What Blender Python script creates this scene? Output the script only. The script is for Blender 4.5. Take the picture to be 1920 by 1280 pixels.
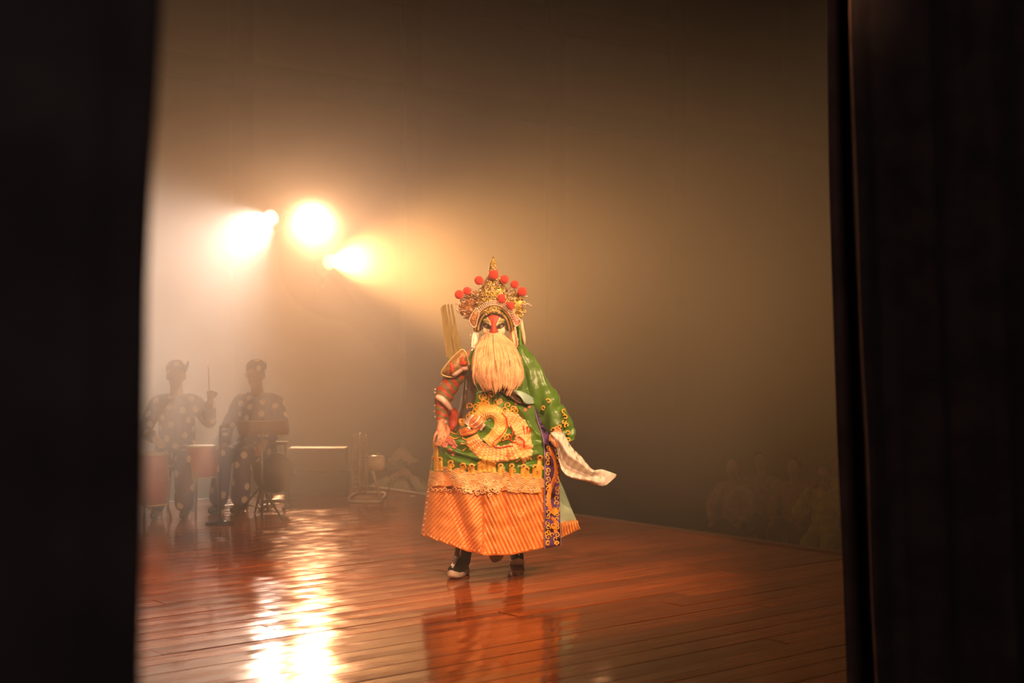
import bpy, bmesh, math, random
import numpy as np
from mathutils import Vector, Matrix, Quaternion
random.seed(7); rng = np.random.default_rng(7)
for o in list(bpy.data.objects): bpy.data.objects.remove(o)
scene = bpy.context.scene
COL = scene.collection

# ------------------------------------------------------------------ camera
FPX = 2667.0                      # focal length in pixels of a 1920 wide frame (50 mm lens)
CAMZ = 1.5
cam_d = bpy.data.cameras.new('camera'); cam = bpy.data.objects.new('camera', cam_d); COL.objects.link(cam)
cam.location = (0, 0, CAMZ); cam.rotation_euler = (math.pi/2, 0, 0)
cam_d.sensor_width = 36.0; cam_d.lens = 36.0*FPX/1920.0
cam_d.clip_start = 0.05; cam_d.clip_end = 200
cam_d.dof.use_dof = True; cam_d.dof.focus_distance = 9.0; cam_d.dof.aperture_fstop = 2.2
scene.camera = cam
vs = scene.view_settings
vs.view_transform = 'Standard'; vs.look = 'None'; vs.gamma = 1.0; vs.use_curve_mapping = False
vs.exposure = 0.0
scene.cycles.volume_bounces = 0
scene.cycles.max_bounces = 5
scene.cycles.sample_clamp_indirect = 4.0

# ------------------------------------------------------------------ world: a dark closed hall
w = bpy.data.worlds.new('dark_hall'); scene.world = w; w.use_nodes = True
w.node_tree.nodes['Background'].inputs[0].default_value = (0.02, 0.012, 0.008, 1)
w.node_tree.nodes['Background'].inputs[1].default_value = 0.2

def at(px, py, Y):
    """world point that stands at depth Y on the line of sight of a measured pixel"""
    return Vector(((px-960.0)/FPX*Y, Y, CAMZ+(640.0-py)/FPX*Y))
def ground(px, py):
    Y = CAMZ*FPX/(py-640.0); return Vector(((px-960.0)/FPX*Y, Y, 0.0))

# ------------------------------------------------------------------ stage lights
LAMPS = [  # lens position, aim point, watts, colour, cone degrees, blend
    (at(508, 408, 20.3), Vector((-5.4, 8.0, -0.5)), 4900, (1.0, 0.78, 0.62), 42, 1.0),
    (at(586, 404, 20.6), Vector((-0.4, 3.0, -0.5)), 4300, (1.0, 0.50, 0.24), 41, 1.0),
    (at(618, 490, 20.4), Vector((6.6, 8.0, 2.3)), 6100, (1.0, 0.455, 0.14), 45, 1.0),
]
def spot(name, loc, aim, watts, color, size, blend, radius):
    d = bpy.data.lights.new(name, 'SPOT'); o = bpy.data.objects.new(name, d); COL.objects.link(o)
    o.location = loc; o.rotation_euler = (Vector(aim)-Vector(loc)).to_track_quat('-Z', 'Y').to_euler()
    d.energy = watts; d.color = color; d.spot_size = math.radians(size); d.spot_blend = blend
    d.shadow_soft_size = radius
    return o
# dim unseen fill light added behind the camera to lift the black curtains
work = bpy.data.lights.new('curtain_fill_light', 'POINT'); curtain_fill_o = bpy.data.objects.new('curtain_fill_light', work); COL.objects.link(curtain_fill_o)
curtain_fill_o.location = (0.0, -1.4, 3.0); work.energy = 170; work.color = (1.0, 0.78, 0.72); work.shadow_soft_size = 0.15
# key light of the show: a warm follow spot hung over the near wing
spot('follow_spot_light', (3.7, 5.7, 4.6), (0.05, 9.0, 1.0), 1950, (1.0, 0.61, 0.32), 34, 1.0, 0.08)
# warm wash hung over the left of the stage
spot('stage_wash_light', (-2.4, 6.4, 5.6), (-2.3, 9.2, 0.0), 900, (1.0, 0.52, 0.24), 72, 1.0, 0.15)
# softer front-of-stage lamp above the near wing
spot('front_fill_light', (0.7, 1.0, 4.9), (0.05, 9.0, 0.9), 3800, (1.0, 0.56, 0.29), 27, 1.0, 0.12)

# ------------------------------------------------------------------ helpers
def nd(nt, t, **kw):
    n = nt.nodes.new(t)
    for k, v in kw.items():
        if k.startswith('i_'): n.inputs[k[2:].replace('_', ' ')].default_value = v
        else: setattr(n, k, v)
    return n
MATS = {}
def mat(name, color, rough=0.6, metal=0.0, spec=0.5, var=0.15, scale=12.0, bump=0.0, bscale=60.0,
        sheen=0.0, coat=0.0, emit=None, estr=0.0, attr=None, trans=0.0, stretch=None):
    if name in MATS: return MATS[name]
    m = bpy.data.materials.new(name); m.use_nodes = True; nt = m.node_tree
    b = nt.nodes['Principled BSDF']
    tc = nd(nt, 'ShaderNodeTexCoord'); src = tc.outputs['Object']
    if stretch:
        mp = nd(nt, 'ShaderNodeMapping'); mp.inputs['Scale'].default_value = stretch
        nt.links.new(src, mp.inputs[0]); src = mp.outputs[0]
    nz = nd(nt, 'ShaderNodeTexNoise'); nz.inputs['Scale'].default_value = scale; nz.inputs['Detail'].default_value = 4
    nt.links.new(src, nz.inputs['Vector'])
    mr = nd(nt, 'ShaderNodeMapRange'); mr.inputs[1].default_value = 0.3; mr.inputs[2].default_value = 0.7
    mr.inputs[3].default_value = 1-var; mr.inputs[4].default_value = 1+var
    nt.links.new(nz.outputs[0], mr.inputs[0])
    mx = nd(nt, 'ShaderNodeMix', data_type='RGBA', blend_type='MULTIPLY'); mx.inputs[0].default_value = 1.0
    if attr:
        at_ = nd(nt, 'ShaderNodeAttribute', attribute_name=attr); nt.links.new(at_.outputs['Color'], mx.inputs[6])
    else: mx.inputs[6].default_value = (*color, 1)
    nt.links.new(mr.outputs[0], mx.inputs[7]); nt.links.new(mx.outputs[2], b.inputs['Base Color'])
    b.inputs['Roughness'].default_value = rough; b.inputs['Metallic'].default_value = metal
    b.inputs['Specular IOR Level'].default_value = spec
    b.inputs['Sheen Weight'].default_value = sheen; b.inputs['Coat Weight'].default_value = coat
    b.inputs['Transmission Weight'].default_value = 0
    if trans: b.inputs['Subsurface Weight'].default_value = trans; b.inputs['Subsurface Radius'].default_value = (0.03, 0.02, 0.01)
    if bump:
        n2 = nd(nt, 'ShaderNodeTexNoise'); n2.inputs['Scale'].default_value = bscale; n2.inputs['Detail'].default_value = 3
        nt.links.new(src, n2.inputs['Vector'])
        bp = nd(nt, 'ShaderNodeBump'); bp.inputs['Strength'].default_value = bump; bp.inputs['Distance'].default_value = 0.01
        nt.links.new(n2.outputs[0], bp.inputs['Height']); nt.links.new(bp.outputs[0], b.inputs['Normal'])
    if emit:
        b.inputs['Emission Color'].default_value = (*emit, 1); b.inputs['Emission Strength'].default_value = estr
    MATS[name] = m
    return m

def tag(o, label=None, cat=None, group=None, kind=None):
    if label: o['label'] = label
    if cat: o['category'] = cat
    if group: o['group'] = group
    if kind: o['kind'] = kind
    return o
def empty(name, loc, label=None, cat=None, group=None, rz=0.0):
    o = bpy.data.objects.new(name, None); COL.objects.link(o); o.location = loc; o.rotation_euler.z = rz
    o.empty_display_size = 0.1
    return tag(o, label, cat, group)
def link_mesh(name, me, m, parent=None, smooth=True, world=True):
    if m is not None:
        for k in (m if isinstance(m, (list, tuple)) else [m]): me.materials.append(k)
    o = bpy.data.objects.new(name, me); COL.objects.link(o)
    if smooth and len(me.polygons): me.polygons.foreach_set('use_smooth', np.ones(len(me.polygons), bool))
    if parent is not None:
        o.parent = parent
        if world: o.matrix_parent_inverse = root_matrix(parent).inverted()
    return o
def root_matrix(o):
    m = Matrix.LocRotScale(o.location, o.rotation_euler, o.scale)
    if o.parent is not None: m = root_matrix(o.parent) @ o.matrix_parent_inverse @ m
    return m
class MB:
    """collects vertices and faces of one mesh"""
    def __init__(self): self.v = []; self.f = []; self.mi = []
    def add(self, vs, fs, mi=0):
        n = len(self.v); self.v += [tuple(p) for p in vs]; self.f += [tuple(i+n for i in q) for q in fs]; self.mi += [mi]*len(fs)
        return self
    def box(self, c, s, rz=0.0, mi=0, M=None):
        hx, hy, hz = s[0]/2, s[1]/2, s[2]/2
        R = M if M is not None else Matrix.Rotation(rz, 3, 'Z'); c = Vector(c)
        vs = [c+R@Vector((x*hx, y*hy, z*hz)) for x in (-1, 1) for y in (-1, 1) for z in (-1, 1)]
        return self.add(vs, [(0,1,3,2),(4,6,7,5),(0,4,5,1),(2,3,7,6),(0,2,6,4),(1,5,7,3)], mi)
    def tube(self, pts, r, seg=8, closed=False, mi=0, caps=True):
        pts = [Vector(p) for p in pts]; n = len(pts)
        rs = r if hasattr(r, '__len__') else [r]*n
        vs = []; fs = []; prev = None
        for i, p in enumerate(pts):
            a = pts[(i-1) % n] if (i > 0 or closed) else p; b = pts[(i+1) % n] if (i < n-1 or closed) else p
            t = (b-a)
            t = t.normalized() if t.length > 1e-9 else Vector((0, 0, 1))
            if prev is None:
                u = t.cross(Vector((0, 0, 1)));  u = u if u.length > 1e-3 else t.cross(Vector((1, 0, 0)))
            else: u = prev - t*prev.dot(t)
            u = u.normalized() if u.length > 1e-9 else t.orthogonal().normalized(); prev = u; v = t.cross(u)
            for k in range(seg):
                th = 2*math.pi*k/seg; vs.append(p+(u*math.cos(th)+v*math.sin(th))*rs[i])
        m = n if closed else n-1
        for i in range(m):
            for k in range(seg):
                a = i*seg+k; b = i*seg+(k+1) % seg; c = ((i+1) % n)*seg+(k+1) % seg; d = ((i+1) % n)*seg+k
                fs.append((a, b, c, d))
        if caps and not closed:
            fs.append(tuple(range(seg))[::-1]); fs.append(tuple((n-1)*seg+k for k in range(seg)))
        return self.add(vs, fs, mi)
    def lathe(self, prof, c=(0, 0, 0), axis=(0, 0, 1), seg=24, mi=0):
        """prof: list of (radius, height) along axis"""
        q = Vector((0, 0, 1)).rotation_difference(Vector(axis).normalized()).to_matrix(); c = Vector(c)
        vs = []; fs = []
        for r, h in prof:
            for k in range(seg):
                th = 2*math.pi*k/seg; vs.append(c+q@Vector((r*math.cos(th), r*math.sin(th), h)))
        for i in range(len(prof)-1):
            for k in range(seg):
                fs.append((i*seg+k, i*seg+(k+1) % seg, (i+1)*seg+(k+1) % seg, (i+1)*seg+k))
        fs.append(tuple(range(seg))[::-1]); fs.append(tuple((len(prof)-1)*seg+k for k in range(seg)))
        return self.add(vs, fs, mi)
    def ball(self, c, r, seg=10, rings=6, sc=(1, 1, 1), R=None, mi=0):
        c = Vector(c); vs = []; fs = []
        for i in range(rings+1):
            ph = math.pi*i/rings
            for k in range(seg):
                th = 2*math.pi*k/seg
                p = Vector((math.sin(ph)*math.cos(th)*sc[0], math.sin(ph)*math.sin(th)*sc[1], math.cos(ph)*sc[2]))*r
                vs.append(c+(R@p if R is not None else p))
        for i in range(rings):
            for k in range(seg):
                fs.append((i*seg+k, (i+1)*seg+k, (i+1)*seg+(k+1) % seg, i*seg+(k+1) % seg))
        return self.add(vs, fs, mi)
    def cap(self, p0, r0, p1, r1, seg=14):
        """tapered capsule"""
        p0 = Vector(p0); p1 = Vector(p1); a = (p1-p0); L = a.length; a = a.normalized() if L > 1e-6 else Vector((0, 0, 1))
        prof = [(max(r0*math.sin(t), 1e-4), -r0*math.cos(t)) for t in np.linspace(0.0, math.pi/2, 5)]
        prof += [(max(r1*math.sin(t), 1e-4), L-r1*math.cos(t)) for t in np.linspace(math.pi/2, math.pi, 5)]
        return self.lathe(prof, p0, a, seg)
    def mesh(self, name):
        me = bpy.data.meshes.new(name); me.from_pydata(self.v, [], self.f)
        if any(self.mi): me.polygons.foreach_set('material_index', self.mi)
        me.update(); return me
    def build(self, name, m, parent=None, smooth=True):
        return link_mesh(name, self.mesh(name), m, parent, smooth)
def bevel(o, wd=0.01, seg=2):
    bm = bmesh.new(); bm.from_mesh(o.data)
    bmesh.ops.remove_doubles(bm, verts=bm.verts, dist=1e-5)
    bmesh.ops.bevel(bm, geom=[e for e in bm.edges], offset=wd, segments=seg, affect='EDGES', profile=0.6)
    bm.to_mesh(o.data); bm.free(); return o
def remeshed(mb, voxel, smooth=4, name='body'):
    """one continuous surface grown over overlapping tapered volumes"""
    me = mb.mesh(name+'_raw'); o = bpy.data.objects.new('tmp_remesh', me); COL.objects.link(o)
    r = o.modifiers.new('r', 'REMESH'); r.mode = 'VOXEL'; r.voxel_size = voxel
    if smooth:
        s = o.modifiers.new('s', 'SMOOTH'); s.factor = 0.5; s.iterations = smooth
    dg = bpy.context.evaluated_depsgraph_get(); ev = o.evaluated_get(dg)
    out = bpy.data.meshes.new_from_object(ev); out.name = name
    bpy.data.objects.remove(o); bpy.data.meshes.remove(me)
    return out
def vcoords(me):
    a = np.empty(len(me.vertices)*3, np.float32); me.vertices.foreach_get('co', a); return a.reshape(-1, 3)
def vcolor(me, rgb):
    """rgb: (n,3) linear colours per vertex"""
    ca = me.color_attributes.new('tint', 'FLOAT_COLOR', 'POINT')
    a = np.ones((len(me.vertices), 4), np.float32); a[:, :3] = rgb; ca.data.foreach_set('color', a.ravel())
def spline(pts, n=24, closed=False):
    """Catmull-Rom through pts"""
    P = [np.array(p, float) for p in pts]; m = len(P); out = []
    segs = m if closed else m-1
    for i in range(segs):
        p0 = P[(i-1) % m] if (closed or i > 0) else 2*P[0]-P[1]
        p1 = P[i % m]; p2 = P[(i+1) % m]; p3 = P[(i+2) % m] if (closed or i+2 < m) else 2*P[-1]-P[-2]
        k = max(2, n//segs)
        for t in np.linspace(0, 1, k, endpoint=False):
            out.append(0.5*((2*p1)+(-p0+p2)*t+(2*p0-5*p1+4*p2-p3)*t*t+(-p0+3*p1-3*p2+p3)*t**3))
    if not closed: out.append(P[-1])
    return out
def interp(x, xs, ys): return float(np.interp(x, xs, ys))

# ------------------------------------------------------------------ the hall in stage coordinates: s along the boards, t along the front edge
DV = Vector((0.772, 0.635, 0)).normalized(); EV = Vector((DV.y, -DV.x, 0)); ANG = math.atan2(DV.y, DV.x)
OR = Vector((-1.05, 14.25, 0))
def st(s, t, z=0.0): return OR+DV*s+EV*t+Vector((0, 0, z))
STAGE_H = 1.2
def slab(name, s0, s1, t0, t1, z0, z1, m, parent=None):
    mb = MB(); c = st((s0+s1)/2, (t0+t1)/2, (z0+z1)/2); mb.box(c, (abs(s1-s0), abs(t1-t0), z1-z0), ANG)
    return mb.build(name, m, parent, smooth=False)

# wood of the stage boards
def board_material():
    m = bpy.data.materials.new('stage_board_wood'); m.use_nodes = True; nt = m.node_tree; b = nt.nodes['Principled BSDF']
    tc = nd(nt, 'ShaderNodeTexCoord'); oi = nd(nt, 'ShaderNodeObjectInfo')
    add = nd(nt, 'ShaderNodeVectorMath', operation='ADD'); cx = nd(nt, 'ShaderNodeCombineXYZ')
    ml = nd(nt, 'ShaderNodeMath', operation='MULTIPLY'); ml.inputs[1].default_value = 57.0
    nt.links.new(oi.outputs['Random'], ml.inputs[0]); nt.links.new(ml.outputs[0], cx.inputs[0]); nt.links.new(ml.outputs[0], cx.inputs[1])
    nt.links.new(tc.outputs['Object'], add.inputs[0]); nt.links.new(cx.outputs[0], add.inputs[1])
    mp = nd(nt, 'ShaderNodeMapping'); mp.inputs['Scale'].default_value = (1.2, 26, 26); nt.links.new(add.outputs[0], mp.inputs[0])
    n1 = nd(nt, 'ShaderNodeTexNoise'); n1.inputs['Scale'].default_value = 1.6; n1.inputs['Detail'].default_value = 6; nt.links.new(mp.outputs[0], n1.inputs['Vector'])
    cr = nd(nt, 'ShaderNodeValToRGB'); cr.color_ramp.elements[0].position = 0.3; cr.color_ramp.elements[0].color = (0.24, 0.046, 0.011, 1)
    cr.color_ramp.elements[1].position = 0.72; cr.color_ramp.elements[1].color = (0.52, 0.13, 0.032, 1); nt.links.new(n1.outputs[0], cr.inputs[0])
    mr = nd(nt, 'ShaderNodeMapRange'); mr.inputs[3].default_value = 0.75; mr.inputs[4].default_value = 1.25; nt.links.new(oi.outputs['Random'], mr.inputs[0])
    mx = nd(nt, 'ShaderNodeMix', data_type='RGBA', blend_type='MULTIPLY'); mx.inputs[0].default_value = 1
    nt.links.new(cr.outputs[0], mx.inputs[6]); nt.links.new(mr.outputs[0], mx.inputs[7])
    # scuffs
    n2 = nd(nt, 'ShaderNodeTexNoise'); n2.inputs['Scale'].default_value = 5; n2.inputs['Detail'].default_value = 5; nt.links.new(add.outputs[0], n2.inputs['Vector'])
    r2 = nd(nt, 'ShaderNodeMapRange'); r2.inputs[1].default_value = 0.35; r2.inputs[2].default_value = 0.75; r2.inputs[3].default_value = 0.08; r2.inputs[4].default_value = 0.22
    nt.links.new(n2.outputs[0], r2.inputs[0]); nt.links.new(r2.outputs[0], b.inputs['Roughness'])
    nt.links.new(mx.outputs[2], b.inputs['Base Color']); b.inputs['Specular IOR Level'].default_value = 0.5; b.inputs['IOR'].default_value = 2.0; b.inputs['Specular Tint'].default_value = (1.0, 0.50, 0.22, 1)
    mp3 = nd(nt, 'ShaderNodeMapping'); mp3.inputs['Scale'].default_value = (1.0, 9, 9); nt.links.new(add.outputs[0], mp3.inputs[0])
    n3 = nd(nt, 'ShaderNodeTexNoise'); n3.inputs['Scale'].default_value = 2.2; n3.inputs['Detail'].default_value = 3; nt.links.new(mp3.outputs[0], n3.inputs['Vector'])
    bp = nd(nt, 'ShaderNodeBump'); bp.inputs['Strength'].default_value = 0.10; bp.inputs['Distance'].default_value = 0.004
    nt.links.new(n3.outputs[0], bp.inputs['Height']); nt.links.new(bp.outputs[0], b.inputs['Normal'])
    return m
WOOD = board_material()
DARKWOOD = mat('dark_underfloor', (0.02, 0.008, 0.004), 0.8)
BLACK_FACE = mat('black_stage_skirting', (0.02, 0.014, 0.011), 0.8, bump=0.2)

floor = slab('floor', -16, 0.0, -0.62, 16, -0.05, -0.022, DARKWOOD); tag(floor, kind='structure')
PW = 0.175
lib = {}
def board_mesh(L):
    if L in lib: return lib[L]
    mb = MB(); n = 4; hw = PW/2-0.0008
    vs = []; fs = []
    prof = [(-hw, -0.022), (-hw, -0.0012), (-hw+0.004, -0.0003), (0, 0.0006), (hw-0.004, -0.0003), (hw, -0.0012), (hw, -0.022)]
    for x in (-L/2+0.001, L/2-0.001): vs += [(x, y, z) for y, z in prof]
    k = len(prof)
    fs = [(i, i+1, i+1+k, i+k) for i in range(k-1)]+[tuple(range(k))[::-1], tuple(range(k, 2*k))]
    me = mb.add(vs, fs).mesh('board'); me.flip_normals() if me.polygons[3].normal.z < 0 else None
    me.materials.append(WOOD);  lib[L] = me; return me
nb = 0
for j in range(int(16/PW)):
    t = -0.6+PW*(j+0.5)
    s = -0.085
    L = random.choice([2.0, 2.6, 3.2, 3.8])*random.choice([0.6, 1.0])
    while s > -15:
        c = st(s-L/2, t)
        # keep only boards the camera, or one a step aside, can see
        vis = any(1.5 < st(s-q, t).y and abs(st(s-q, t).x) < 0.47*st(s-q, t).y+0.5 for q in np.linspace(0, L, 6))
        if vis and nb < 299:
            o = bpy.data.objects.new('board', board_mesh(L)); COL.objects.link(o)
            o.location = c; o.rotation_euler = (math.radians(random.gauss(0, 0.28)), math.radians(random.gauss(0, 0.05)), ANG)
            o.parent = floor; nb += 1
        s -= L; L = random.choice([2.6, 3.2, 3.8, 4.4])
trim = slab('trim_1', -0.082, 0.01, -0.62, 16, -0.06, 0.012, mat('worn_edge_nosing', (0.16, 0.07, 0.03), 0.45, bump=0.3, bscale=20)); bevel(trim, 0.006); tag(trim, kind='structure')
sf = slab('wall_stage_front', -0.12, -0.04, -0.62, 16, -STAGE_H, -0.06, BLACK_FACE); tag(sf, kind='structure')
ss = slab('wall_stage_side', -16, -0.05, -0.72, -0.62, -STAGE_H, 0.0, BLACK_FACE); tag(ss, kind='structure')
hf = slab('floor_hall', -16, 27, -8, 18, -STAGE_H-0.1, -STAGE_H, mat('hall_floor_paint', (0.05, 0.03, 0.02), 0.5)); tag(hf, kind='structure')
PLASTER = mat('hall_wall_plaster', (0.10, 0.062, 0.036), 0.85, var=0.12, scale=1.5, bump=0.15)
PILM = mat('hall_pilaster_paint', (0.06, 0.04, 0.027), 0.8)
tw = -7.62; s0 = (at(454, 0, 21.5)-OR).dot(DV)
wl = slab('wall_left', -16, 27, tw-0.3, tw, -STAGE_H, 9.0, PLASTER); tag(wl, kind='structure')
for k in range(-3, 8):
    slab('pilaster', s0+k*3.15-0.17, s0+k*3.15+0.17, tw, tw+0.14, -STAGE_H, 9.0, PILM, wl)
for z0, z1 in ((5.36, 5.74), (7.05, 7.5)):
    for k in range(-4, 8):
        slab('wall_beam', s0+k*3.15+0.17, s0+(k+1)*3.15-0.17, tw, tw+0.08, z0, z1, PILM, wl)
ce = slab('ceiling', -16, 27, -8, 18, 9.0, 9.2, mat('ceiling_paint', (0.08, 0.05, 0.035), 0.9)); tag(ce, kind='structure')
wb = slab('wall_back', 27, 27.3, -8, 18, -STAGE_H, 9.0, PLASTER); tag(wb, kind='structure')
wr = slab('wall_right', -16, 27, 18, 18.3, -STAGE_H, 9.0, mat('black_backcloth', (0.015, 0.01, 0.009), 0.95)); tag(wr, kind='structure')
wn = slab('wall_near', -16.3, -16, -8, 18, -STAGE_H, 9.0, MATS['black_backcloth']); tag(wn, kind='structure')

# ------------------------------------------------------------------ wing curtains
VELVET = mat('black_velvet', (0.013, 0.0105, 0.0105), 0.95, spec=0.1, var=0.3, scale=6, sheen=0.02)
VELVET2 = mat('lifted_black_velvet', (0.032, 0.023, 0.022), 0.95, spec=0.1, var=0.3, scale=6, sheen=0.02)  # lighter velvet, makes up for the weaker light on the right
HEM = mat('lit_curtain_hem', (0.20, 0.095, 0.055), 0.8, var=0.3)  # brown colour stands in for light along the curtain edge
def curtain(name, edge, Yc, xout, label, folds, amp, hem=None, thick=0.012, m=None):
    """edge: list of (px,py) of the inner edge; cloth runs outwards to world x = xout"""
    nz = 40; nx = 90
    zt, zb = 3.9, 0.0
    pts = sorted([(at(px, py, Yc).z, at(px, py, Yc).x) for px, py in edge])
    zs = [p[0] for p in pts]; xs = [p[1] for p in pts]
    vs = []; fs = []
    for side in (0, 1):
        for i in range(nz+1):
            z = zb+(zt-zb)*i/nz; xe = float(np.interp(z, zs, xs)); 
            for j in range(nx+1):
                u = j/nx; x = xe+(xout-xe)*u
                ph = u*folds*2*math.pi
                y = Yc+amp*(1-math.cos(ph+0.25*math.sin(z*1.3+u*9)))+amp*0.35*math.sin(ph*2.3+z)+side*thick
                vs.append((x, y, z))
    n = (nx+1)*(nz+1)
    for i in range(nz):
        for j in range(nx):
            a = i*(nx+1)+j; q = (a, a+1, a+nx+2, a+nx+1); fs.append(q); fs.append(tuple(k+n for k in q[::-1]))
    for i in range(nz):
        a = i*(nx+1); fs.append((a, a+nx+1, a+nx+1+n, a+n)); b = a+nx; fs.append((b, b+n, b+nx+1+n, b+nx+1))
    root = empty(name, (float(np.mean(xs)), Yc, 0), label, 'curtain')
    MB().add(vs, fs).build('cloth', m or VELVET, root)
    if hem:
        mb = MB(); rowpts = []
        for i in range(nz+1):
            z = zb+(zt-zb)*i/nz; xe = float(np.interp(z, zs, xs)); 
            rowpts.append((xe+0.002*math.sin(z*7), Yc-0.004+amp*(1-math.cos(0.25*math.sin(z*1.3))), z))
        mb.tube(rowpts, [0.0045*(0.5+0.5*abs(math.sin(i*0.37))) for i in range(nz+1)], 6); mb.build('hem', HEM, root)  # thin brown tube stands in for light along the curtain edge
    rail = MB(); rail.tube([(min(xs[0], xout)-0.1, Yc+amp, zt+0.02), (max(xs[-1], xout)+0.1, Yc+amp, zt+0.02)], 0.025, 10); rail.build('curtain_rail', mat('dark_rail_steel', (0.03, 0.03, 0.03), 0.4, 0.8), root)
    return root
curtain('wing_curtain', [(297, 0), (286, 230), (271, 420), (267, 640), (266, 820), (256, 1280)], 1.45, -1.9, 'black wing curtain hanging close at the left edge of the view', 9, 0.012)
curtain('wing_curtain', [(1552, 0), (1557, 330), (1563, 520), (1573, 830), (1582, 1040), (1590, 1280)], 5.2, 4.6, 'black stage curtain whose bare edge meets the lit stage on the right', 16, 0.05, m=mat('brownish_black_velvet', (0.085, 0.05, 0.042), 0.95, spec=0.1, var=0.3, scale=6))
curtain('wing_curtain', [(1593, 0), (1603, 330), (1613, 560), (1624, 830), (1634, 1090), (1643, 1280)], 4.5, 4.2, 'nearer black curtain on the right with a thin brown line for its lit hem edge', 14, 0.045, hem=True, m=VELVET2)

# ------------------------------------------------------------------ haze from the smoke machine
def haze():
    m = bpy.data.materials.new('warm_stage_haze'); m.use_nodes = True; nt = m.node_tree
    nt.nodes.remove(nt.nodes['Principled BSDF'])
    v = nd(nt, 'ShaderNodeVolumeScatter'); v.inputs['Color'].default_value = (1, 1, 1, 1)
    v.inputs['Anisotropy'].default_value = HAZE_G
    tc = nd(nt, 'ShaderNodeTexCoord'); sx = nd(nt, 'ShaderNodeSeparateXYZ'); nt.links.new(tc.outputs['Object'], sx.inputs[0])
    zr = nd(nt, 'ShaderNodeMapRange', interpolation_type='SMOOTHSTEP'); zr.inputs[1].default_value = 1.7; zr.inputs[2].default_value = 4.2
    zr.inputs[3].default_value = 1.0; zr.inputs[4].default_value = 0.03; nt.links.new(sx.outputs[2], zr.inputs[0])
    nz = nd(nt, 'ShaderNodeTexNoise'); nz.inputs['Scale'].default_value = 0.3; nz.inputs['Detail'].default_value = 1.5; nt.links.new(tc.outputs['Object'], nz.inputs['Vector'])
    nr = nd(nt, 'ShaderNodeMapRange'); nr.inputs[1].default_value = 0.32; nr.inputs[2].default_value = 0.68; nr.inputs[3].default_value = HAZE*0.25; nr.inputs[4].default_value = HAZE*1.75
    nt.links.new(nz.outputs[0], nr.inputs[0])
    ml = nd(nt, 'ShaderNodeMath', operation='MULTIPLY'); nt.links.new(zr.outputs[0], ml.inputs[0]); nt.links.new(nr.outputs[0], ml.inputs[1])
    last = ml.outputs[0]
    for L, GLOW_HAZE in zip(LAMPS, (0.16, 0.6, 0.5)):                          # extra density added round each lamp to widen its glow
        c_ = L[0]+(L[1]-L[0]).normalized()*0.25; vd = nd(nt, 'ShaderNodeVectorMath', operation='DISTANCE'); vd.inputs[1].default_value = c_; nt.links.new(tc.outputs['Object'], vd.inputs[0])
        fr = nd(nt, 'ShaderNodeMapRange', interpolation_type='SMOOTHSTEP'); fr.inputs[1].default_value = 0.0; fr.inputs[2].default_value = 1.0; fr.inputs[3].default_value = GLOW_HAZE; fr.inputs[4].default_value = 0.0
        nt.links.new(vd.outputs['Value'], fr.inputs[0]); ad = nd(nt, 'ShaderNodeMath', operation='ADD'); nt.links.new(last, ad.inputs[0]); nt.links.new(fr.outputs[0], ad.inputs[1]); last = ad.outputs[0]
    vd = nd(nt, 'ShaderNodeVectorMath', operation='DISTANCE'); vd.inputs[1].default_value = (-2.75, 10.5, 0.9); nt.links.new(tc.outputs['Object'], vd.inputs[0])   # bank of smoke drifting over the musicians
    fr = nd(nt, 'ShaderNodeMapRange', interpolation_type='SMOOTHSTEP'); fr.inputs[1].default_value = 0.0; fr.inputs[2].default_value = 2.5; fr.inputs[3].default_value = 0.22; fr.inputs[4].default_value = 0.0
    nt.links.new(vd.outputs['Value'], fr.inputs[0]); ad = nd(nt, 'ShaderNodeMath', operation='ADD'); nt.links.new(last, ad.inputs[0]); nt.links.new(fr.outputs[0], ad.inputs[1]); last = ad.outputs[0]
    nt.links.new(last, v.inputs['Density'])
    nt.links.new(v.outputs[0], nt.nodes['Material Output'].inputs['Volume'])
    mb = MB(); mb.box((1.0, 19.0, 3.09), (22, 26.4, 8.56)); o = mb.build('haze', m, None, False)
    tag(o, 'warm smoke haze filling the whole stage and hall', 'haze', kind='stuff')
HAZE = 0.065; HAZE_G = 0.62
scene.cycles.volume_step_rate = 1.0
haze()

# ------------------------------------------------------------------ front-of-house lamps on their boom
BLK = mat('black_lamp_metal', (0.015, 0.014, 0.013), 0.45, 0.6)
def build_lamp(i, pos, aim, watts, color, size, blend, label):
    root = empty('stage_lamp', pos, label, 'stage lamp', 'stage lamps on the hall wall')
    d = (Vector(aim)-pos).normalized()
    mb = MB(); mb.lathe([(0.05, -0.42), (0.085, -0.40), (0.10, -0.25), (0.10, -0.06), (0.115, -0.05), (0.125, 0.02), (0.118, 0.02), (0.11, -0.02)], pos, d, 24); mb.build('lamp_body', BLK, root)
    ls = MB(); ls.lathe([(0.112, -0.012), (0.112, -0.006), (0.08, 0.006), (0.03, 0.012), (0.001, 0.013)], pos, d, 24)
    ls.build('lens', mat('lit_lens_%d' % i, color, 0.3, emit=color, estr=(3, 10, 8)[i]), root)
    side = d.cross(Vector((0, 0, 1))).normalized(); up = Vector((0, 0, 1))
    mid = pos-d*0.2
    y = MB(); y.tube([mid+side*0.12, mid+side*0.135-up*0.16, mid-up*0.24, mid-side*0.135-up*0.16, mid-side*0.12], 0.012, 8); y.build('yoke', BLK, root)
    spot('lamp_light', pos+d*0.03, aim, watts, color, size, blend, 0.1).parent = root
    bpy.data.objects[COL.objects[-1].name].matrix_parent_inverse = root_matrix(root).inverted()
    return mid-up*0.24
names = ['dimmest left lamp of the three glowing stage lamps', 'upper right lamp of the three glowing stage lamps', 'lowest lamp of the three glowing stage lamps']
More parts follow.
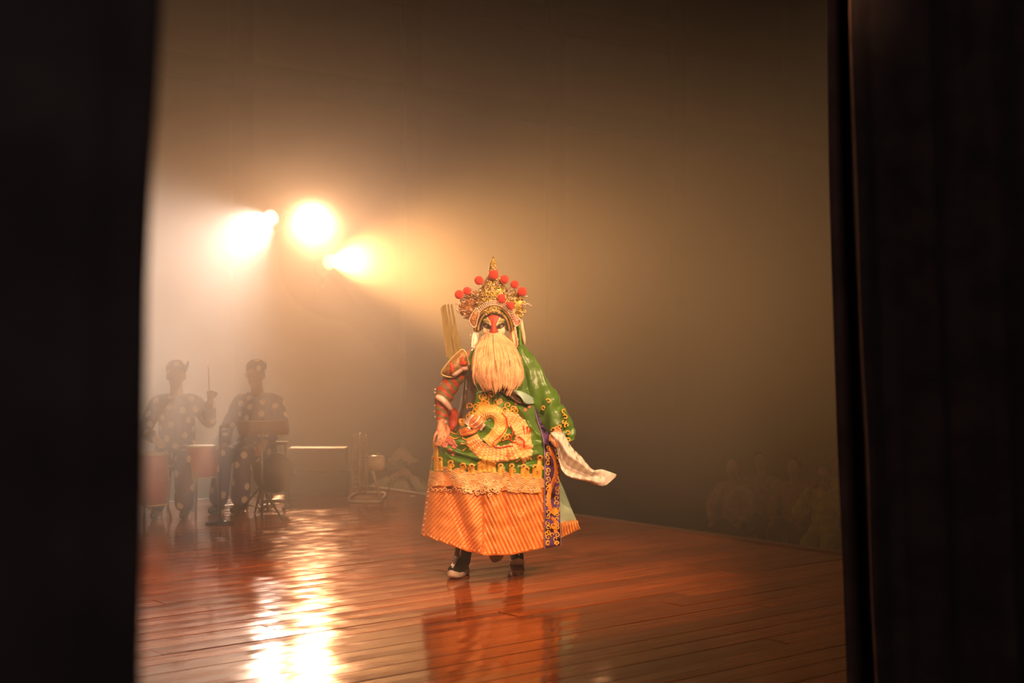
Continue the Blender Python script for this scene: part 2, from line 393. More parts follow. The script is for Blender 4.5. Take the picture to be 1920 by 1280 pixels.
hang = [build_lamp(i, *L, names[i]) for i, L in enumerate(LAMPS)]
for h in hang:
    # bracket that runs straight back to the hall wall
    k = (tw-(h-OR).dot(EV)); back = h-EV*0.0+Vector((h.x, h.y, 0)).normalized()*((k)/(Vector((h.x, h.y, 0)).normalized().dot(EV)))
    root = empty('lamp_bracket', (back.x, back.y, h.z), 'dark wall bracket carrying the '+names[hang.index(h)], 'bracket', 'lamp brackets')
    mb = MB(); mb.tube([h+Vector((0, 0, 0.01)), h-Vector((0, 0, 0.05)), back-Vector((0, 0, 0.05))], 0.02, 10); mb.build('arm', BLK, root)
    mb = MB(); mb.box(back-Vector((0, 0, 0.05)), (0.2, 0.05, 0.2), ANG); bevel(mb.build('wall_plate', BLK, root, False), 0.008)

# ================================================================== the opera performer
PY = 9.0
S = FPX/PY                                   # pixels per metre at the performer
def pf(px, py, dy=0.0): return at(px, py, PY+dy)
SATIN = mat('satin_robe', (1, 1, 1), 0.34, spec=0.55, var=0.18, scale=14, bump=0.55, bscale=13, sheen=0.2, attr='tint')
def tmat(name, c, rough=0.55, **k): return mat(name, c, rough, **k)
GOLD_T = tmat('gold_thread', (0.78, 0.40, 0.06), 0.42, var=0.25, scale=120)
CREAM_T = tmat('cream_thread', (0.88, 0.56, 0.29), 0.5, var=0.2, scale=120)
ORANGE_T = tmat('orange_thread', (0.88, 0.35, 0.11), 0.45, var=0.25, scale=120)
RED_T = tmat('red_thread', (0.75, 0.06, 0.02), 0.5)
PINK_T = tmat('pink_thread', (0.70, 0.20, 0.16), 0.5)
PURPLE = mat('purple_satin_band', (0.13, 0.06, 0.20), 0.45, var=0.15, scale=40)
SKIN = mat('performer_skin', (1, 1, 1), 0.55, var=0.06, scale=30, attr='tint', trans=0.08)
WHITE_SILK = mat('white_silk', (0.80, 0.70, 0.60), 0.6, var=0.05, bump=0.05, bscale=14)
MINT = mat('mint_lining', (0.42, 0.58, 0.48), 0.5, var=0.08)

R_PY = [640, 655, 680, 720, 760, 795, 815, 832, 850, 880, 920, 960, 1000, 1045]
R_L = [908, 884, 872, 868, 862, 851, 835, 815, 811, 806, 800, 795, 789, 784]
R_R = [948, 972, 984, 992, 1003, 1018, 1032, 1042, 1046, 1048, 1049, 1050, 1051, 1053]
R_D = [.06, .11, .155, .20, .25, .275, .28, .28, .28, .275, .27, .265, .26, .26]
def hem_py(px): return np.interp(px, [784, 830, 875, 912, 960, 1020, 1054], [1002, 1018, 1033, 1041.5, 1040, 1027, 1019])
FOLDS = [  # polyline, sigma px, amplitude m (towards the viewer)
    ([(836, 895), (852, 940), (872, 995), (886, 1040)], 6, -0.045), ([(858, 900), (885, 960), (905, 1040)], 12, 0.03),
    ([(912, 910), (925, 960), (935, 1040)], 9, 0.018), ([(950, 885), (944, 925), (955, 985)], 5, -0.022), ([(993, 885), (984, 925), (975, 960)], 5, -0.02),
    ([(968, 960), (985, 1000), (1000, 1030)], 4, 0.012), ([(1008, 890), (1012, 1028)], 5, -0.02), ([(812, 900), (806, 1005)], 8, 0.015),
    ([(820, 836), (850, 862), (880, 872), (930, 868)], 5, 0.022), ([(826, 836), (862, 850), (905, 862), (955, 862), (1010, 850)], 4, 0.028),
    ([(840, 848), (872, 858), (930, 875)], 4, -0.026), ([(950, 846), (953, 900)], 4, -0.018), ([(985, 835), (1020, 830)], 4, 0.015),
    ([(970, 870), (1015, 862)], 4, -0.016), ([(975, 765), (998, 800), (1012, 815)], 5, 0.02), ([(985, 760), (1004, 790)], 4, -0.025),
    ([(935, 735), (905, 750), (890, 775), (870, 800)], 7, 0.02), ([(878, 710), (872, 760), (860, 805)], 9, -0.05),
    ([(982, 690), (988, 730)], 5, -0.04)]
_cr = np.random.default_rng(5); CR = [(_cr.uniform(-.16, .16), _cr.uniform(.05, .22)*_cr.choice([-1, 1]), _cr.random()*6, _cr.uniform(.0018, .0042)) for _ in range(16)]
def seg_dist(px, py, pl):
    d = np.full(np.shape(px), 1e9); 
    for (x0, y0), (x1, y1) in zip(pl[:-1], pl[1:]):
        vx, vy = x1-x0, y1-y0; t = np.clip(((px-x0)*vx+(py-y0)*vy)/(vx*vx+vy*vy), 0, 1)
        d = np.minimum(d, np.hypot(px-x0-t*vx, py-y0-t*vy))
    return d
def front_dy(px, py):
    px = np.asarray(px, float); py = np.asarray(py, float)
    L = np.interp(py, R_PY, R_L); R = np.interp(py, R_PY, R_R); D = np.interp(py, R_PY, R_D)
    u = np.clip((px-(L+R)/2)/((R-L)/2), -1, 1)
    y = -D*np.sqrt(np.clip(1-np.abs(u)**3.0, 0, 1))
    win = np.clip((1-np.abs(u))*7, 0, 1)
    for pl, sg, am in FOLDS: y = y-am*np.exp(-(seg_dist(px, py, pl)/sg)**2)*win
    for k in range(16):      # small creases all over the silk
        a_ = CR[k]; y = y-a_[3]*np.sin(a_[0]*px+a_[1]*py+a_[2]+2.2*np.sin(px*0.021+a_[2])+1.6*np.sin(py*0.03+a_[0]*40))*win*np.clip((890-py)/25, 0.25, 1)
    y = y-0.006*np.sin(px*0.13+py*0.02)*win*np.clip((py-900)/80, 0, 1)
    return y
front_dy_exact = front_dy
_gx = np.arange(776, 1064, 1.0); _gy = np.arange(636, 1052, 1.0)
_G = front_dy_exact(*np.meshgrid(_gx, _gy)).tolist()
def front_dy(px, py):
    fx = min(max(float(px)-776, 0), 286.999); fy = min(max(float(py)-636, 0), 414.999); i = int(fx); j = int(fy); fx -= i; fy -= j
    a = _G[j]; b = _G[j+1]; return (a[i]*(1-fx)+a[i+1]*fx)*(1-fy)+(b[i]*(1-fx)+b[i+1]*fx)*fy
def on_robe(px, py, off=0.0): return pf(px, py, front_dy(px, py)-off)

person = None
# ---- body: head, neck, torso, arms, hands, legs as one surface
bd = MB()
C = lambda a, ra, b, rb: bd.cap(pf(*a), ra/S, pf(*b), rb/S)
bd.ball(pf(926, 605, 0.0), 0.115, 20, 14, (0.70, 0.86, 1.0)); bd.ball(pf(926, 620, -0.02), 0.085, 18, 12, (0.76, 0.86, 1.0))
bd.cap(pf(926, 600, -0.088), 0.011, pf(926, 621, -0.108), 0.017); bd.ball(pf(921.5, 623, -0.094), 0.010); bd.ball(pf(930.5, 623, -0.094), 0.010)
for sx in (-1, 1):
    bd.cap(pf(926+sx*5, 602, -0.085), 0.012, pf(926+sx*17, 600, -0.066), 0.012)      # brow
    bd.ball(pf(926+sx*11, 609, -0.070), 0.016)                                          # eyeball
    bd.ball(pf(926+sx*15, 620, -0.048), 0.024)                                          # cheek
    bd.ball(pf(926+sx*25, 610, 0.01), 0.030, 10, 8, (0.4, 0.7, 1.0))                    # ear
bd.cap(pf(919, 632, -0.082), 0.008, pf(933, 632, -0.082), 0.008); bd.ball(pf(926, 641, -0.07), 0.024)
C((926, 630, .02), 17, (926, 668, .03), 19)
C((890, 672, .03), 20, (962, 672, .03), 20); C((926, 690, .03), 44, (926, 760, .0), 42); C((926, 760, 0), 44, (926, 850, .02), 46)
C((872, 678, .0), 15, (834, 738, -.04), 12); C((834, 738, -.04), 11.5, (829, 790, -.11), 7.5)
C((980, 675, .03), 15, (1030, 765, .0), 12); C((1030, 765, 0), 11.5, (1046, 808, -.12), 7.5)
C((908, 850, .0), 27, (884, 950, -.06), 19); C((884, 950, -.06), 17, (866, 1050, .13), 11)
C((948, 850, .02), 27, (955, 950, .22), 19); C((955, 950, .22), 17, (968, 1035, .63), 11)
def hand(chain, palm):
    for (a, ra, b, rb) in palm: bd.cap(pf(*a), ra, pf(*b), rb)
    for ch, r in chain:
        for k in range(len(ch)-1): bd.cap(pf(*ch[k]), r*(1-0.1*k), pf(*ch[k+1]), r*(1-0.1*(k+1)), 10)
hand([([(835, 806, -.13), (836.5, 820, -.155), (832, 831, -.16)], .0098), ([(830.5, 808, -.145), (829, 824, -.175), (824.5, 835, -.17)], .0102),
      ([(825.5, 808, -.15), (821.5, 823, -.18), (818, 834, -.17)], .0100), ([(821, 806, -.145), (815, 817, -.165), (813, 829, -.16)], .0088),
      ([(835, 795, -.10), (842, 805, -.125), (841, 817, -.14)], .0112)],
     [((829, 790, -.11), .024, (832, 806, -.132), .019), ((828, 790, -.112), .023, (824, 806, -.145), .019), ((831, 793, -.105), .02, (836, 797, -.105), .014)])
hand([([(1037, 816, -.20), (1034, 825, -.235), (1037, 832, -.23)], .0098), ([(1041, 818, -.20), (1039, 828, -.24), (1041, 836, -.235)], .0102),
      ([(1046, 819, -.19), (1045, 829, -.225), (1046, 837, -.22)], .0100), ([(1050, 818, -.17), (1051, 827, -.20), (1051, 834, -.20)], .0088),
      ([(1039, 811, -.15), (1032, 817, -.185), (1031, 825, -.20)], .0112)],
     [((1046, 808, -.12), .024, (1039, 816, -.19), .02), ((1047, 808, -.12), .024, (1048, 818, -.175), .02)])
bme = remeshed(bd, 0.0042, 3, 'person'); vc = vcoords(bme)
dep = vc[:, 1]; PX = 960+vc[:, 0]/dep*FPX; PYY = 640-(vc[:, 2]-CAMZ)/dep*FPX
colr = np.tile(np.array([[0.62, 0.27, 0.14]]), (len(vc), 1))
def inpoly(px, py, poly):
    ins = np.zeros(len(px), bool); n = len(poly)
    for i in range(n):
        x0, y0 = poly[i]; x1, y1 = poly[(i+1) % n]
        c = ((y0 > py) != (y1 > py)) & (px < (x1-x0)*(py-y0)/((y1-y0) if y1 != y0 else 1e-9)+x0); ins ^= c
    return ins
face = (dep < PY-0.005) & (PYY > 575) & (PYY < 648) & (abs(PX-926) < 34)
colr[face] = (0.10, 0.055, 0.03)
REDP = (0.72, 0.055, 0.02); WHP = (0.74, 0.62, 0.42); OLV = (0.35, 0.30, 0.10); DKP = (0.05, 0.03, 0.02)
for sx in (-1, 1):
    X = 926+sx*(PX-926)
    f = lambda p: face & inpoly(X, PYY, p)
    colr[f([(953, 596), (940, 588), (930, 609), (940, 636), (949, 632), (956, 612)])] = WHP
    colr[f([(948, 598), (940, 593), (933, 606), (939, 604), (946, 606)])] = OLV
    e = face & (((X-938.5)/8.5)**2+((PYY-611+0.35*(X-938.5))/5.2)**2 < 1); colr[e] = DKP
    e = face & (((X-938)/5.0)**2+((PYY-611)/2.6)**2 < 1); colr[e] = (0.30, 0.22, 0.16)
    e = face & (((X-936.5)/2.4)**2+((PYY-611)/2.6)**2 < 1); colr[e] = (0.01, 0.008, 0.006)
    e = face & (np.abs(np.hypot((X-939)/12.5, (PYY-618)/11.0)-1) < 0.13) & (PYY > 618); colr[e] = OLV
    colr[face & (((X-934)/7.0)**2+((PYY-630)/6)**2 < 1)] = REDP
colr[face & (np.abs(PX-926) < np.interp(PYY, [588, 598, 608, 618, 626, 640], [12, 8, 4.2, 5.5, 7.5, 5]))] = REDP
vcolor(bme, colr)
person = link_mesh('person', bme, SKIN)
tag(person, 'opera performer in a green dragon robe, tall gold crown and long pale beard striding forward', 'person')
P = person
# ---- robe
cols = np.concatenate([np.linspace(-1, 1, 190)]); nr = 200
vs = []; tint = []; nf = len(cols); nbk = 46
tops = 642.0
Lf = lambda y: np.interp(y, R_PY, R_L); Rf = lambda y: np.interp(y, R_PY, R_R); Df = lambda y: np.interp(y, R_PY, R_D)
WTOP = lambda px: np.interp(px, [780, 800, 830, 860, 890, 925, 960, 1000, 1025, 1060], [884, 884, 881, 884, 889, 884, 895, 896, 896, 896])
GREEN = np.array([0.080, 0.175, 0.013]); UNDER_SHADE = np.array([0.055, 0.032, 0.012])
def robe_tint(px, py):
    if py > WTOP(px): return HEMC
    if 684 < py < 813 and px < np.interp(py, [690, 720, 745, 770, 790, 810], [886, 893, 893, 884, 872, 856]): return UNDER_SHADE  # shade left of the beard painted into the brown under-robe
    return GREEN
HEMC = np.array([0.66, 0.17, 0.022])
for i in range(nr+1):
    v = i/nr
    pyc = tops+(1041-tops)*v
    for j in range(nf):
        u = cols[j]
        px = (Lf(pyc)+Rf(pyc))/2+u*(Rf(pyc)-Lf(pyc))/2
        h = float(hem_py(px)); py = tops+(h-tops)*v
        L = Lf(py); R = Rf(py); px = (L+R)/2+u*(R-L)/2
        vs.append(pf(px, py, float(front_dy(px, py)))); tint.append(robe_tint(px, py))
    for j in range(1, nbk):
        u = 1-2*j/nbk; py = tops+(1005-tops)*v; L = Lf(py); R = Rf(py); px = (L+R)/2+u*(R-L)/2*0.99
        y = 0.8*Df(py)*math.sqrt(max(0, 1-abs(u)**3))+0.015*math.sin(u*26)*v
        vs.append(pf(px, py, y)); tint.append(HEMC if py > 890 else GREEN)
n = nf+nbk-1
fs = [(i*n+j, i*n+(j+1) % n, (i+1)*n+(j+1) % n, (i+1)*n+j) for i in range(nr) for j in range(n)]
fs.append(tuple(range(n))[::-1])
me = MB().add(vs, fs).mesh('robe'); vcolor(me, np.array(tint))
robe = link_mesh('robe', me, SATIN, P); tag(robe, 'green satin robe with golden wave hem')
sm = robe.modifiers.new('t', 'SOLIDIFY'); sm.thickness = 0.004; sm.offset = 1
# ---- embroidery laid on the cloth
def stroke(mb, pts, wpx, hgt=0.006, surf=on_robe, step=3.0, taper=False, base=0.0):
    """raised half-round thread; pts in cloth pixels"""
    pl = [np.array(p, float) for p in pts]; P2 = [pl[0]]
    for a, b in zip(pl[:-1], pl[1:]):
        k = max(1, int(np.hypot(*(b-a))/step))
        for t in range(1, k+1): P2.append(a+(b-a)*t/k)
    if len(P2) < 2: return
    vs = []; fs = []; m = len(P2)
    for i, p in enumerate(P2):
        d = P2[min(i+1, m-1)]-P2[max(i-1, 0)]; d = d/(np.hypot(*d)+1e-9); nrm = np.array([-d[1], d[0]])
        w_ = wpx/2*(1 if not taper else max(0.12, math.sin(math.pi*min(1.0, 0.5+0.5*(1-i/(m-1))))))
        for k, o in enumerate((-1, -0.6, 0.0, 0.6, 1)):
            q = p+nrm*o*w_; vs.append(surf(q[0], q[1], base+(0.0, 0.8, 1.0, 0.8, 0.0)[k]*hgt))
    for i in range(m-1):
        for k in range(4): fs.append((i*5+k, i*5+k+1, i*5+k+6, i*5+k+5))
    fs.append((0, 1, 2, 3, 4)); fs.append(tuple((m-1)*5+k for k in (4, 3, 2, 1, 0)))
    mb.add(vs, fs)
def boss(mb, px, py, r, hgt=0.008, surf=on_robe, base=0.0, sy=1.0, seg=8):
    vs = [surf(px, py, base+hgt)]; fs = []
    for q, (rr, hh) in enumerate(((0.6, 0.8), (1.0, 0.0))):
        for k in range(seg):
            th = 2*math.pi*k/seg; vs.append(surf(px+rr*r*math.cos(th), py+rr*r*sy*math.sin(th), base+hh*hgt))
    for k in range(seg):
        fs.append((0, 1+k, 1+(k+1) % seg)); fs.append((1+k, 1+seg+k, 1+seg+(k+1) % seg, 1+(k+1) % seg))
    mb.add(vs, fs)
def curl(x, y, r, turn=1.0, start=0.0, n=14, sgn=1):
    return [(x+sgn*r*(1-t*0.75)*math.cos(start+turn*2*math.pi*t), y+r*(1-t*0.75)*math.sin(start+turn*2*math.pi*t)) for t in np.linspace(0, 1, n)]
# hem stripes: chevron of couched threads
mb = MB()
for x0 in np.arange(640, 1040, 8.2):                      # left half, rising to the right
    p = [(x0+0.92*(1045-y), y) for y in np.arange(1045, 912, -3.0)]
    p = [q for q in p if q[0] < 906 and Lf(q[1])+1.5 < q[0] and q[1] < hem_py(q[0])-1.5 and q[1] > 919-6*math.sin(q[0]*.11)]
    if len(p) > 2: stroke(mb, p, 4.6, 0.0055, step=4)
for x0 in np.arange(830, 1080, 8.0):                      # right half, falling to the right
    p = [(x0+0.46*(y-915), y) for y in np.arange(915, 1045, 3.0)]
    p = [q for q in p if q[0] > 907 and q[0] < 1019 and q[1] < hem_py(q[0])-1.5 and q[1] > 921-5*math.sin(q[0]*.13)]
    if len(p) > 2: stroke(mb, p, 4.4, 0.0055, step=4)
o = mb.build('hem_stripes', ORANGE_T, robe); tag(o, 'orange diagonal thread stripes', kind='stuff')
# scalloped sea waves
bs = MB(); ar = MB()
for row, (yy, off) in enumerate(((899, 0), (907, 14), (916, 2))):
    for x in np.arange(806+off, 1020, 27.0):
        yb = yy+(WTOP(x)-889)*0.9; r = 17.0
        if x-r*0.6 < Lf(yb) or x+r*0.55 > 1021: r = 12.0
        vs = []; fs = []; k = 14; b0 = 0.004+0.006*row
        pts = [(x+r*math.cos(t), yb-r*math.sin(t)) for t in np.linspace(0, math.pi, k)]
        ok = lambda q: (min(max(q[0], Lf(q[1])+1), 1021), q[1])
        vs = [on_robe(*ok((x, yb+3)), b0)]+[on_robe(*ok(q), b0) for q in pts]; bs.add(vs, [(0, i, i+1) for i in range(1, k)])
        for rr in (1.0, 0.82, 0.64, 0.46, 0.28):
            stroke(ar, [ok((x+rr*r*math.cos(t), yb-rr*r*math.sin(t))) for t in np.linspace(0, math.pi, 13)], 1.5, 0.005, step=6, base=b0)
o = bs.build('wave_ground', ORANGE_T, robe); o = ar.build('wave_arcs', CREAM_T, robe); tag(o, 'cream thread arcs of the sea waves', kind='stuff')
mb = MB()
for k in range(95):                                        # foam under the crests
    x = 915+rng.normal()*26; y = 914+rng.normal()*6+0.04*abs(x-915)
    if not (Lf(y)+4 < x < 1016 and 898 < y < 930): continue
    if k % 2: stroke(mb, curl(x, y, 4.6, 0.9, rng.random()*6, 9), 2.2, 0.007, step=3, base=0.018)
    else: boss(mb, x, y, 2.6, 0.008, base=0.018)
for x in list(np.arange(808, 880, 9))+list(np.arange(955, 1018, 9)):
    stroke(mb, curl(x, 919+2*math.sin(x), 4.5, 0.8, 3.1, 9), 2.0, 0.006, base=0.018)
o = mb.build('wave_foam', CREAM_T, robe); tag(o, 'cream foam curls under the waves', kind='stuff')
# golden plants standing on the waves
for x, yb, h, two in ((818, 882, 50, 1), (826, 882, 24, 1), (843, 882, 18, 0), (866, 884, 15, 0), (886, 888, 18, 1), (899, 886, 20, 0), (908, 884, 34, 1), (917, 884, 35, 0), (926, 886, 20, 1), (937, 890, 20, 0), (958, 894, 24, 0), (980, 895, 24, 0), (989, 896, 20, 1), (1002, 896, 24, 0), (1011, 897, 42, 0)):
    mb = MB(); sg = -1 if two else 1
    stroke(mb, [(x, yb), (x+0.5*sg, yb-h*0.5), (x+sg, yb-h+4)], 9.0, 0.009, base=0.006)
    stroke(mb, curl(x+sg*2.5, yb-h+4, 5.2, 0.85, math.pi, 12, sgn=sg), 4.2, 0.009, base=0.006)
    stroke(mb, curl(x+sg*5.5, yb-h*0.45, 4.4, 0.8, math.pi, 10, sgn=sg), 3.6, 0.008, base=0.006)
    mb.build('wave_plant', GOLD_T, robe)
# the dragon
body_path = spline([(884, 818), (892, 834), (906, 845), (926, 850), (948, 850), (969, 842), (981, 824), (977, 803), (963, 788), (948, 781)], 60)
neck_path = spline([(893, 792), (905, 776), (924, 771), (938, 784), (938, 803), (926, 820), (914, 832)], 50)
tail_path = spline([(972, 826), (986, 826), (993, 840), (988, 855), (978, 862)], 24)
def ribbon(mb, path, ws, hgt, base=0.002):
    m = len(path); vs = []; fs = []
    for i, p in enumerate(path):
        d = np.array(path[min(i+1, m-1)])-np.array(path[max(0, i-1)]); d = d/np.hypot(*d); nrm = np.array([-d[1], d[0]])
        for k, o in enumerate(np.linspace(-1, 1, 7)):
            q = p+nrm*o*ws[i]/2; vs.append(on_robe(q[0], q[1], base+hgt*math.sqrt(max(0, 1-o*o))))
    for i in range(m-1):
        for k in range(6): fs.append((i*7+k, i*7+k+1, i*7+k+8, i*7+k+7))
    mb.add(vs, fs)
bw = [25+5*math.sin(math.pi*i/(len(body_path)-1)) for i in range(len(body_path))]
nw = [25]*len(neck_path)
b1 = MB(); ribbon(b1, body_path, bw, 0.012); ribbon(b1, tail_path, np.linspace(13, 5, len(tail_path)), 0.010, 0.004)
dragon = b1.build('dragon_body', ORANGE_T, robe)
b2 = MB(); ribbon(b2, neck_path, nw, 0.016, 0.006); b2.build('dragon_neck', tmat('yellow_thread', (0.85, 0.46, 0.10), 0.45, var=0.3, scale=90), robe)
sc = MB()
for path, ws, st_, ba in ((body_path, bw, 6.2, 0.010), (tail_path, [10]*len(tail_path), 5.5, 0.012)):
    acc = 0; row = 0
    for i in range(1, len(path)):
        acc += np.hypot(*(np.array(path[i])-np.array(path[i-1])))
        if acc < st_: continue
        acc = 0; row += 1
        d = np.array(path[min(i+1, len(path)-1)])-np.array(path[i-1]); d = d/np.hypot(*d); nrm = np.array([-d[1], d[0]])
        for o in np.arange(-0.86, 0.87, 0.345)+(0.17 if row % 2 else 0):
            if abs(o) > 0.95: continue
            q = np.array(path[i])+nrm*o*ws[i]/2; boss(sc, q[0], q[1], 3.9, 0.008, base=ba*math.sqrt(max(0.05, 1-o*o)), seg=7)
o = sc.build('dragon_scales', tmat('pale_orange_thread', (0.90, 0.52, 0.22), 0.45, var=0.2, scale=150), robe); tag(o, 'overlapping pale orange scales', kind='stuff')
mb = MB()
for i in range(4, len(neck_path)-4, 2):
    d = np.array(neck_path[i+1])-np.array(neck_path[i-1]); d = d/np.hypot(*d); nrm = np.array([-d[1], d[0]]); q = np.array(neck_path[i])
    stroke(mb, [q-nrm*7, q+d*2.5, q+nrm*7], 1.8, 0.005, base=0.019)
mb.build('dragon_belly_bands', CREAM_T, robe)
mb = MB()
stroke(mb, spline([(941, 773), (950, 786), (949, 803), (938, 818), (926, 828), (926, 836), (938, 839), (952, 836), (962, 836)], 60), 2.4, 0.012, base=0.014)
stroke(mb, spline([(957, 797), (962, 810), (957, 824), (968, 830), (976, 836)], 30), 2.4, 0.010, base=0.012)
stroke(mb, spline([(972, 818), (982, 826), (983, 838)], 16), 3.4, 0.010, base=0.016)
for a in ((984, 816, 981, 798), (988, 815, 989, 799), (991, 816, 995, 803)): stroke(mb, [(a[0], a[1]), (a[2], a[3])], 4.2, 0.010, base=0.01, taper=True)
mb.build('dragon_outline', RED_T, robe)
hd = MB(); 
for p, w_, h_ in (([(906, 782), (896, 794), (886, 801), (874, 807), (862, 811)], 12, 0.020), ([(903, 795), (892, 806), (880, 812), (866, 814)], 8, 0.018), ([(896, 780), (884, 790), (880, 800)], 9, 0.018)):
    stroke(hd, spline(p, 24), w_, h_, base=0.016, taper=False)
hd.build('dragon_head', tmat('vermilion_thread', (0.85, 0.24, 0.07), 0.5, var=0.25, scale=90), robe)
mb = MB()
for p, w_ in (([(901, 778), (893, 790), (884, 797)], 3.2), ([(888, 776), (880, 786), (876, 797)], 4.5), ([(909, 795), (901, 806)], 4.5), ([(884, 806), (876, 800)], 4), ([(878, 783), (872, 794)], 5), ([(906, 788), (897, 798), (890, 802)], 2.4)): stroke(mb, spline(p, 14), w_, 0.010, base=0.034)
mb.build('dragon_face_marks', tmat('white_thread', (0.88, 0.74, 0.62), 0.5), robe)
mb = MB(); boss(mb, 884, 803, 2.6, 0.008, base=0.042); mb.build('dragon_eye', mat('dark_bead', (0.03, 0.015, 0.01), 0.3), robe)
mb = MB()
for k in range(40):
    a = rng.random()*6.28
    x, y = [(908, 760), (898, 770), (915, 752), (890, 764), (922, 745), (903, 748), (934, 752), (884, 776), (912, 764), (950, 762), (966, 772), (948, 816), (868, 790)][k % 13]; x += rng.normal()*4; y += rng.normal()*4
    mb = MB(); stroke(mb, curl(x, y, 6.5, 1.1, a, 14), 2.8, 0.007, base=0.003); mb.build('cloud_scroll', GOLD_T, robe)
for p in ([(870, 828), (880, 838), (895, 844), (908, 848)], [(862, 815), (850, 812), (840, 806)], [(866, 818), (852, 822), (842, 818)], [(985, 856), (980, 868)], [(978, 858), (968, 866)], [(990, 852), (996, 862)], [(876, 826), (866, 820)], [(874, 832), (864, 832)], [(876, 838), (868, 845)]):
    mb = MB(); stroke(mb, spline(p, 16), 3.6, 0.009, base=0.006, taper=True); mb.build('dragon_claw', GOLD_T, robe)
mb = MB()
for x, y, r in ((838, 822, 7), (846, 828, 8), (834, 834, 6), (852, 836, 6), (843, 845, 5), (850, 851, 4), (992, 762, 4), (968, 756, 4), (985, 768, 3.5)):
    mb = MB()
    for k in range(5): 
        a = 2*math.pi*k/5+x; boss(mb, x+math.cos(a)*r*0.5, y+math.sin(a)*r*0.45, r*0.5, 0.007, base=0.004)
    mb.build('flower', PINK_T, robe)
# collar flames showing beside the beard
mb = MB()
for k in range(14):
    x = 958+rng.random()*18; y = 662+rng.random()*62; stroke(mb, curl(x, y, 4.5, 0.9, rng.random()*6, 10), 2.6, 0.008, base=0.004)
for k in range(12):
    x = 905+rng.random()*60; y = 724+rng.random()*9; stroke(mb, curl(x, y, 4.0, 0.8, rng.random()*6, 10), 2.4, 0.008, base=0.004)
tag(mb.build('collar_scrolls', tmat('flame_thread', (0.82, 0.28, 0.10), 0.5), robe), 'small orange scrolls', kind='stuff')

# ---- sheets
def sheet(name, top, bot, fy, m, parent, n=40, k=12, thick=0.005, col=None, na=40):
    T = spline(top, na); B = spline(bot, na); T = [T[int(round(i*(len(T)-1)/n))] for i in range(n+1)]; B = [B[int(round(i*(len(B)-1)/n))] for i in range(n+1)]
    vs = []; cc = []
    for i in range(n+1):
        for j in range(k+1):
            v = j/k; q = T[i]*(1-v)+B[i]*v; vs.append(pf(q[0], q[1], fy(i/n, v, q))); cc.append(col(i/n, v, q) if col else (1, 1, 1))
    fs = [(i*(k+1)+j, (i+1)*(k+1)+j, (i+1)*(k+1)+j+1, i*(k+1)+j+1) for i in range(n) for j in range(k)]
    me = MB().add(vs, fs).mesh(name)
    if col: vcolor(me, np.array(cc))
    o = link_mesh(name, me, m, parent); s_ = o.modifiers.new('t', 'SOLIDIFY'); s_.thickness = thick; s_.offset = 0
    return o
def band_surf(px, py, off=0.0): return pf(px, py, float(front_dy(min(px, 1044), py))-0.014-off)
b_t = [(1002, 757), (1006, 785), (1016, 815), (1020, 850), (1020.5, 940), (1021, 1028)]; b_b = [(1010, 757), (1019, 785), (1036, 812), (1048, 850), (1050, 940), (1052.5, 1022)]
band = sheet('front_band', b_t, b_b, lambda u, v, q: float(front_dy(min(q[0], 1044), q[1]))-0.012, PURPLE, P, 70, 8); tag(band, 'purple embroidered front border')
mb = MB()
sp = [(1036+7.5*math.sin((y-850)/18.0), y) for y in np.arange(838, 962, 3.0)]
stroke(mb, sp, 8.5, 0.010, surf=band_surf)
for y in (970, 985): stroke(mb, [(1033, y), (1040, y+5), (1043, y+14)], 7, 0.01, surf=band_surf)
mb.build('band_dragon', tmat('band_orange_thread', (0.85, 0.26, 0.05), 0.45, var=0.3, scale=150), band)
mb = MB()
for k in range(9):
    a = math.radians(-150+k*15); stroke(mb, [(1040, 966), (1040+11*math.cos(a), 966+16*math.sin(a))], 2.2, 0.007, surf=band_surf, base=0.006)
for k, y in enumerate(np.arange(840, 1022, 5.0)):
    sx = 1 if k % 2 else -1; stroke(mb, curl(1036+sx*8.5, y+rng.normal()*2, 4.8, 1.0, rng.random()*6, 12, sx), 2.4, 0.007, surf=band_surf, base=0.004)
stroke(mb, curl(1038, 985, 7.5, 0.95, 0, 18), 2.2, 0.007, surf=band_surf, base=0.010)
for x, y in ((1028, 1016), (1042, 1010), (1036, 1002), (1046, 1018), (1026, 1000)): stroke(mb, curl(x, y, 4.5, 0.8, 2, 12), 2.4, 0.007, surf=band_surf, base=0.004)
tag(mb.build('band_scrolls', GOLD_T, band), 'small gold scrolls', kind='stuff')
mb = MB()
for T in (b_t, b_b): stroke(mb, [tuple(p+np.array([0.8 if T is b_t else -0.8, 0])) for p in spline(T, 40)], 1.4, 0.005, surf=band_surf, base=0.002)
mb.build('band_piping', mat('grey_piping', (0.32, 0.24, 0.34), 0.5), band)
# back flap swinging out with its pale lining
sheet('back_flap', [(1046, 895), (1056, 915), (1072, 955), (1088, 991)], [(1040, 905), (1042, 940), (1044, 975), (1046, 1011)], lambda u, v, q: 0.22-0.12*v+0.02*math.sin(u*7+v*3), SATIN, P, 36, 12,
      col=lambda u, v, q: (0.80, 0.32, 0.07) if q[1] > 972+(1088-q[0])*0.18 else (0.40, 0.52, 0.36))
mb = MB()
for k in range(8):
    t = k/7; x0 = 1052+t*32; x1 = 1050+t*36; mb.tube([pf(x0-2, 977+(1-t)*4-t*1, 0.09+0.10*t), pf(x1-1, 1006-t*15, 0.085+0.12*t)], 0.005, 6)
mb.build('flap_stripes', ORANGE_T, P)
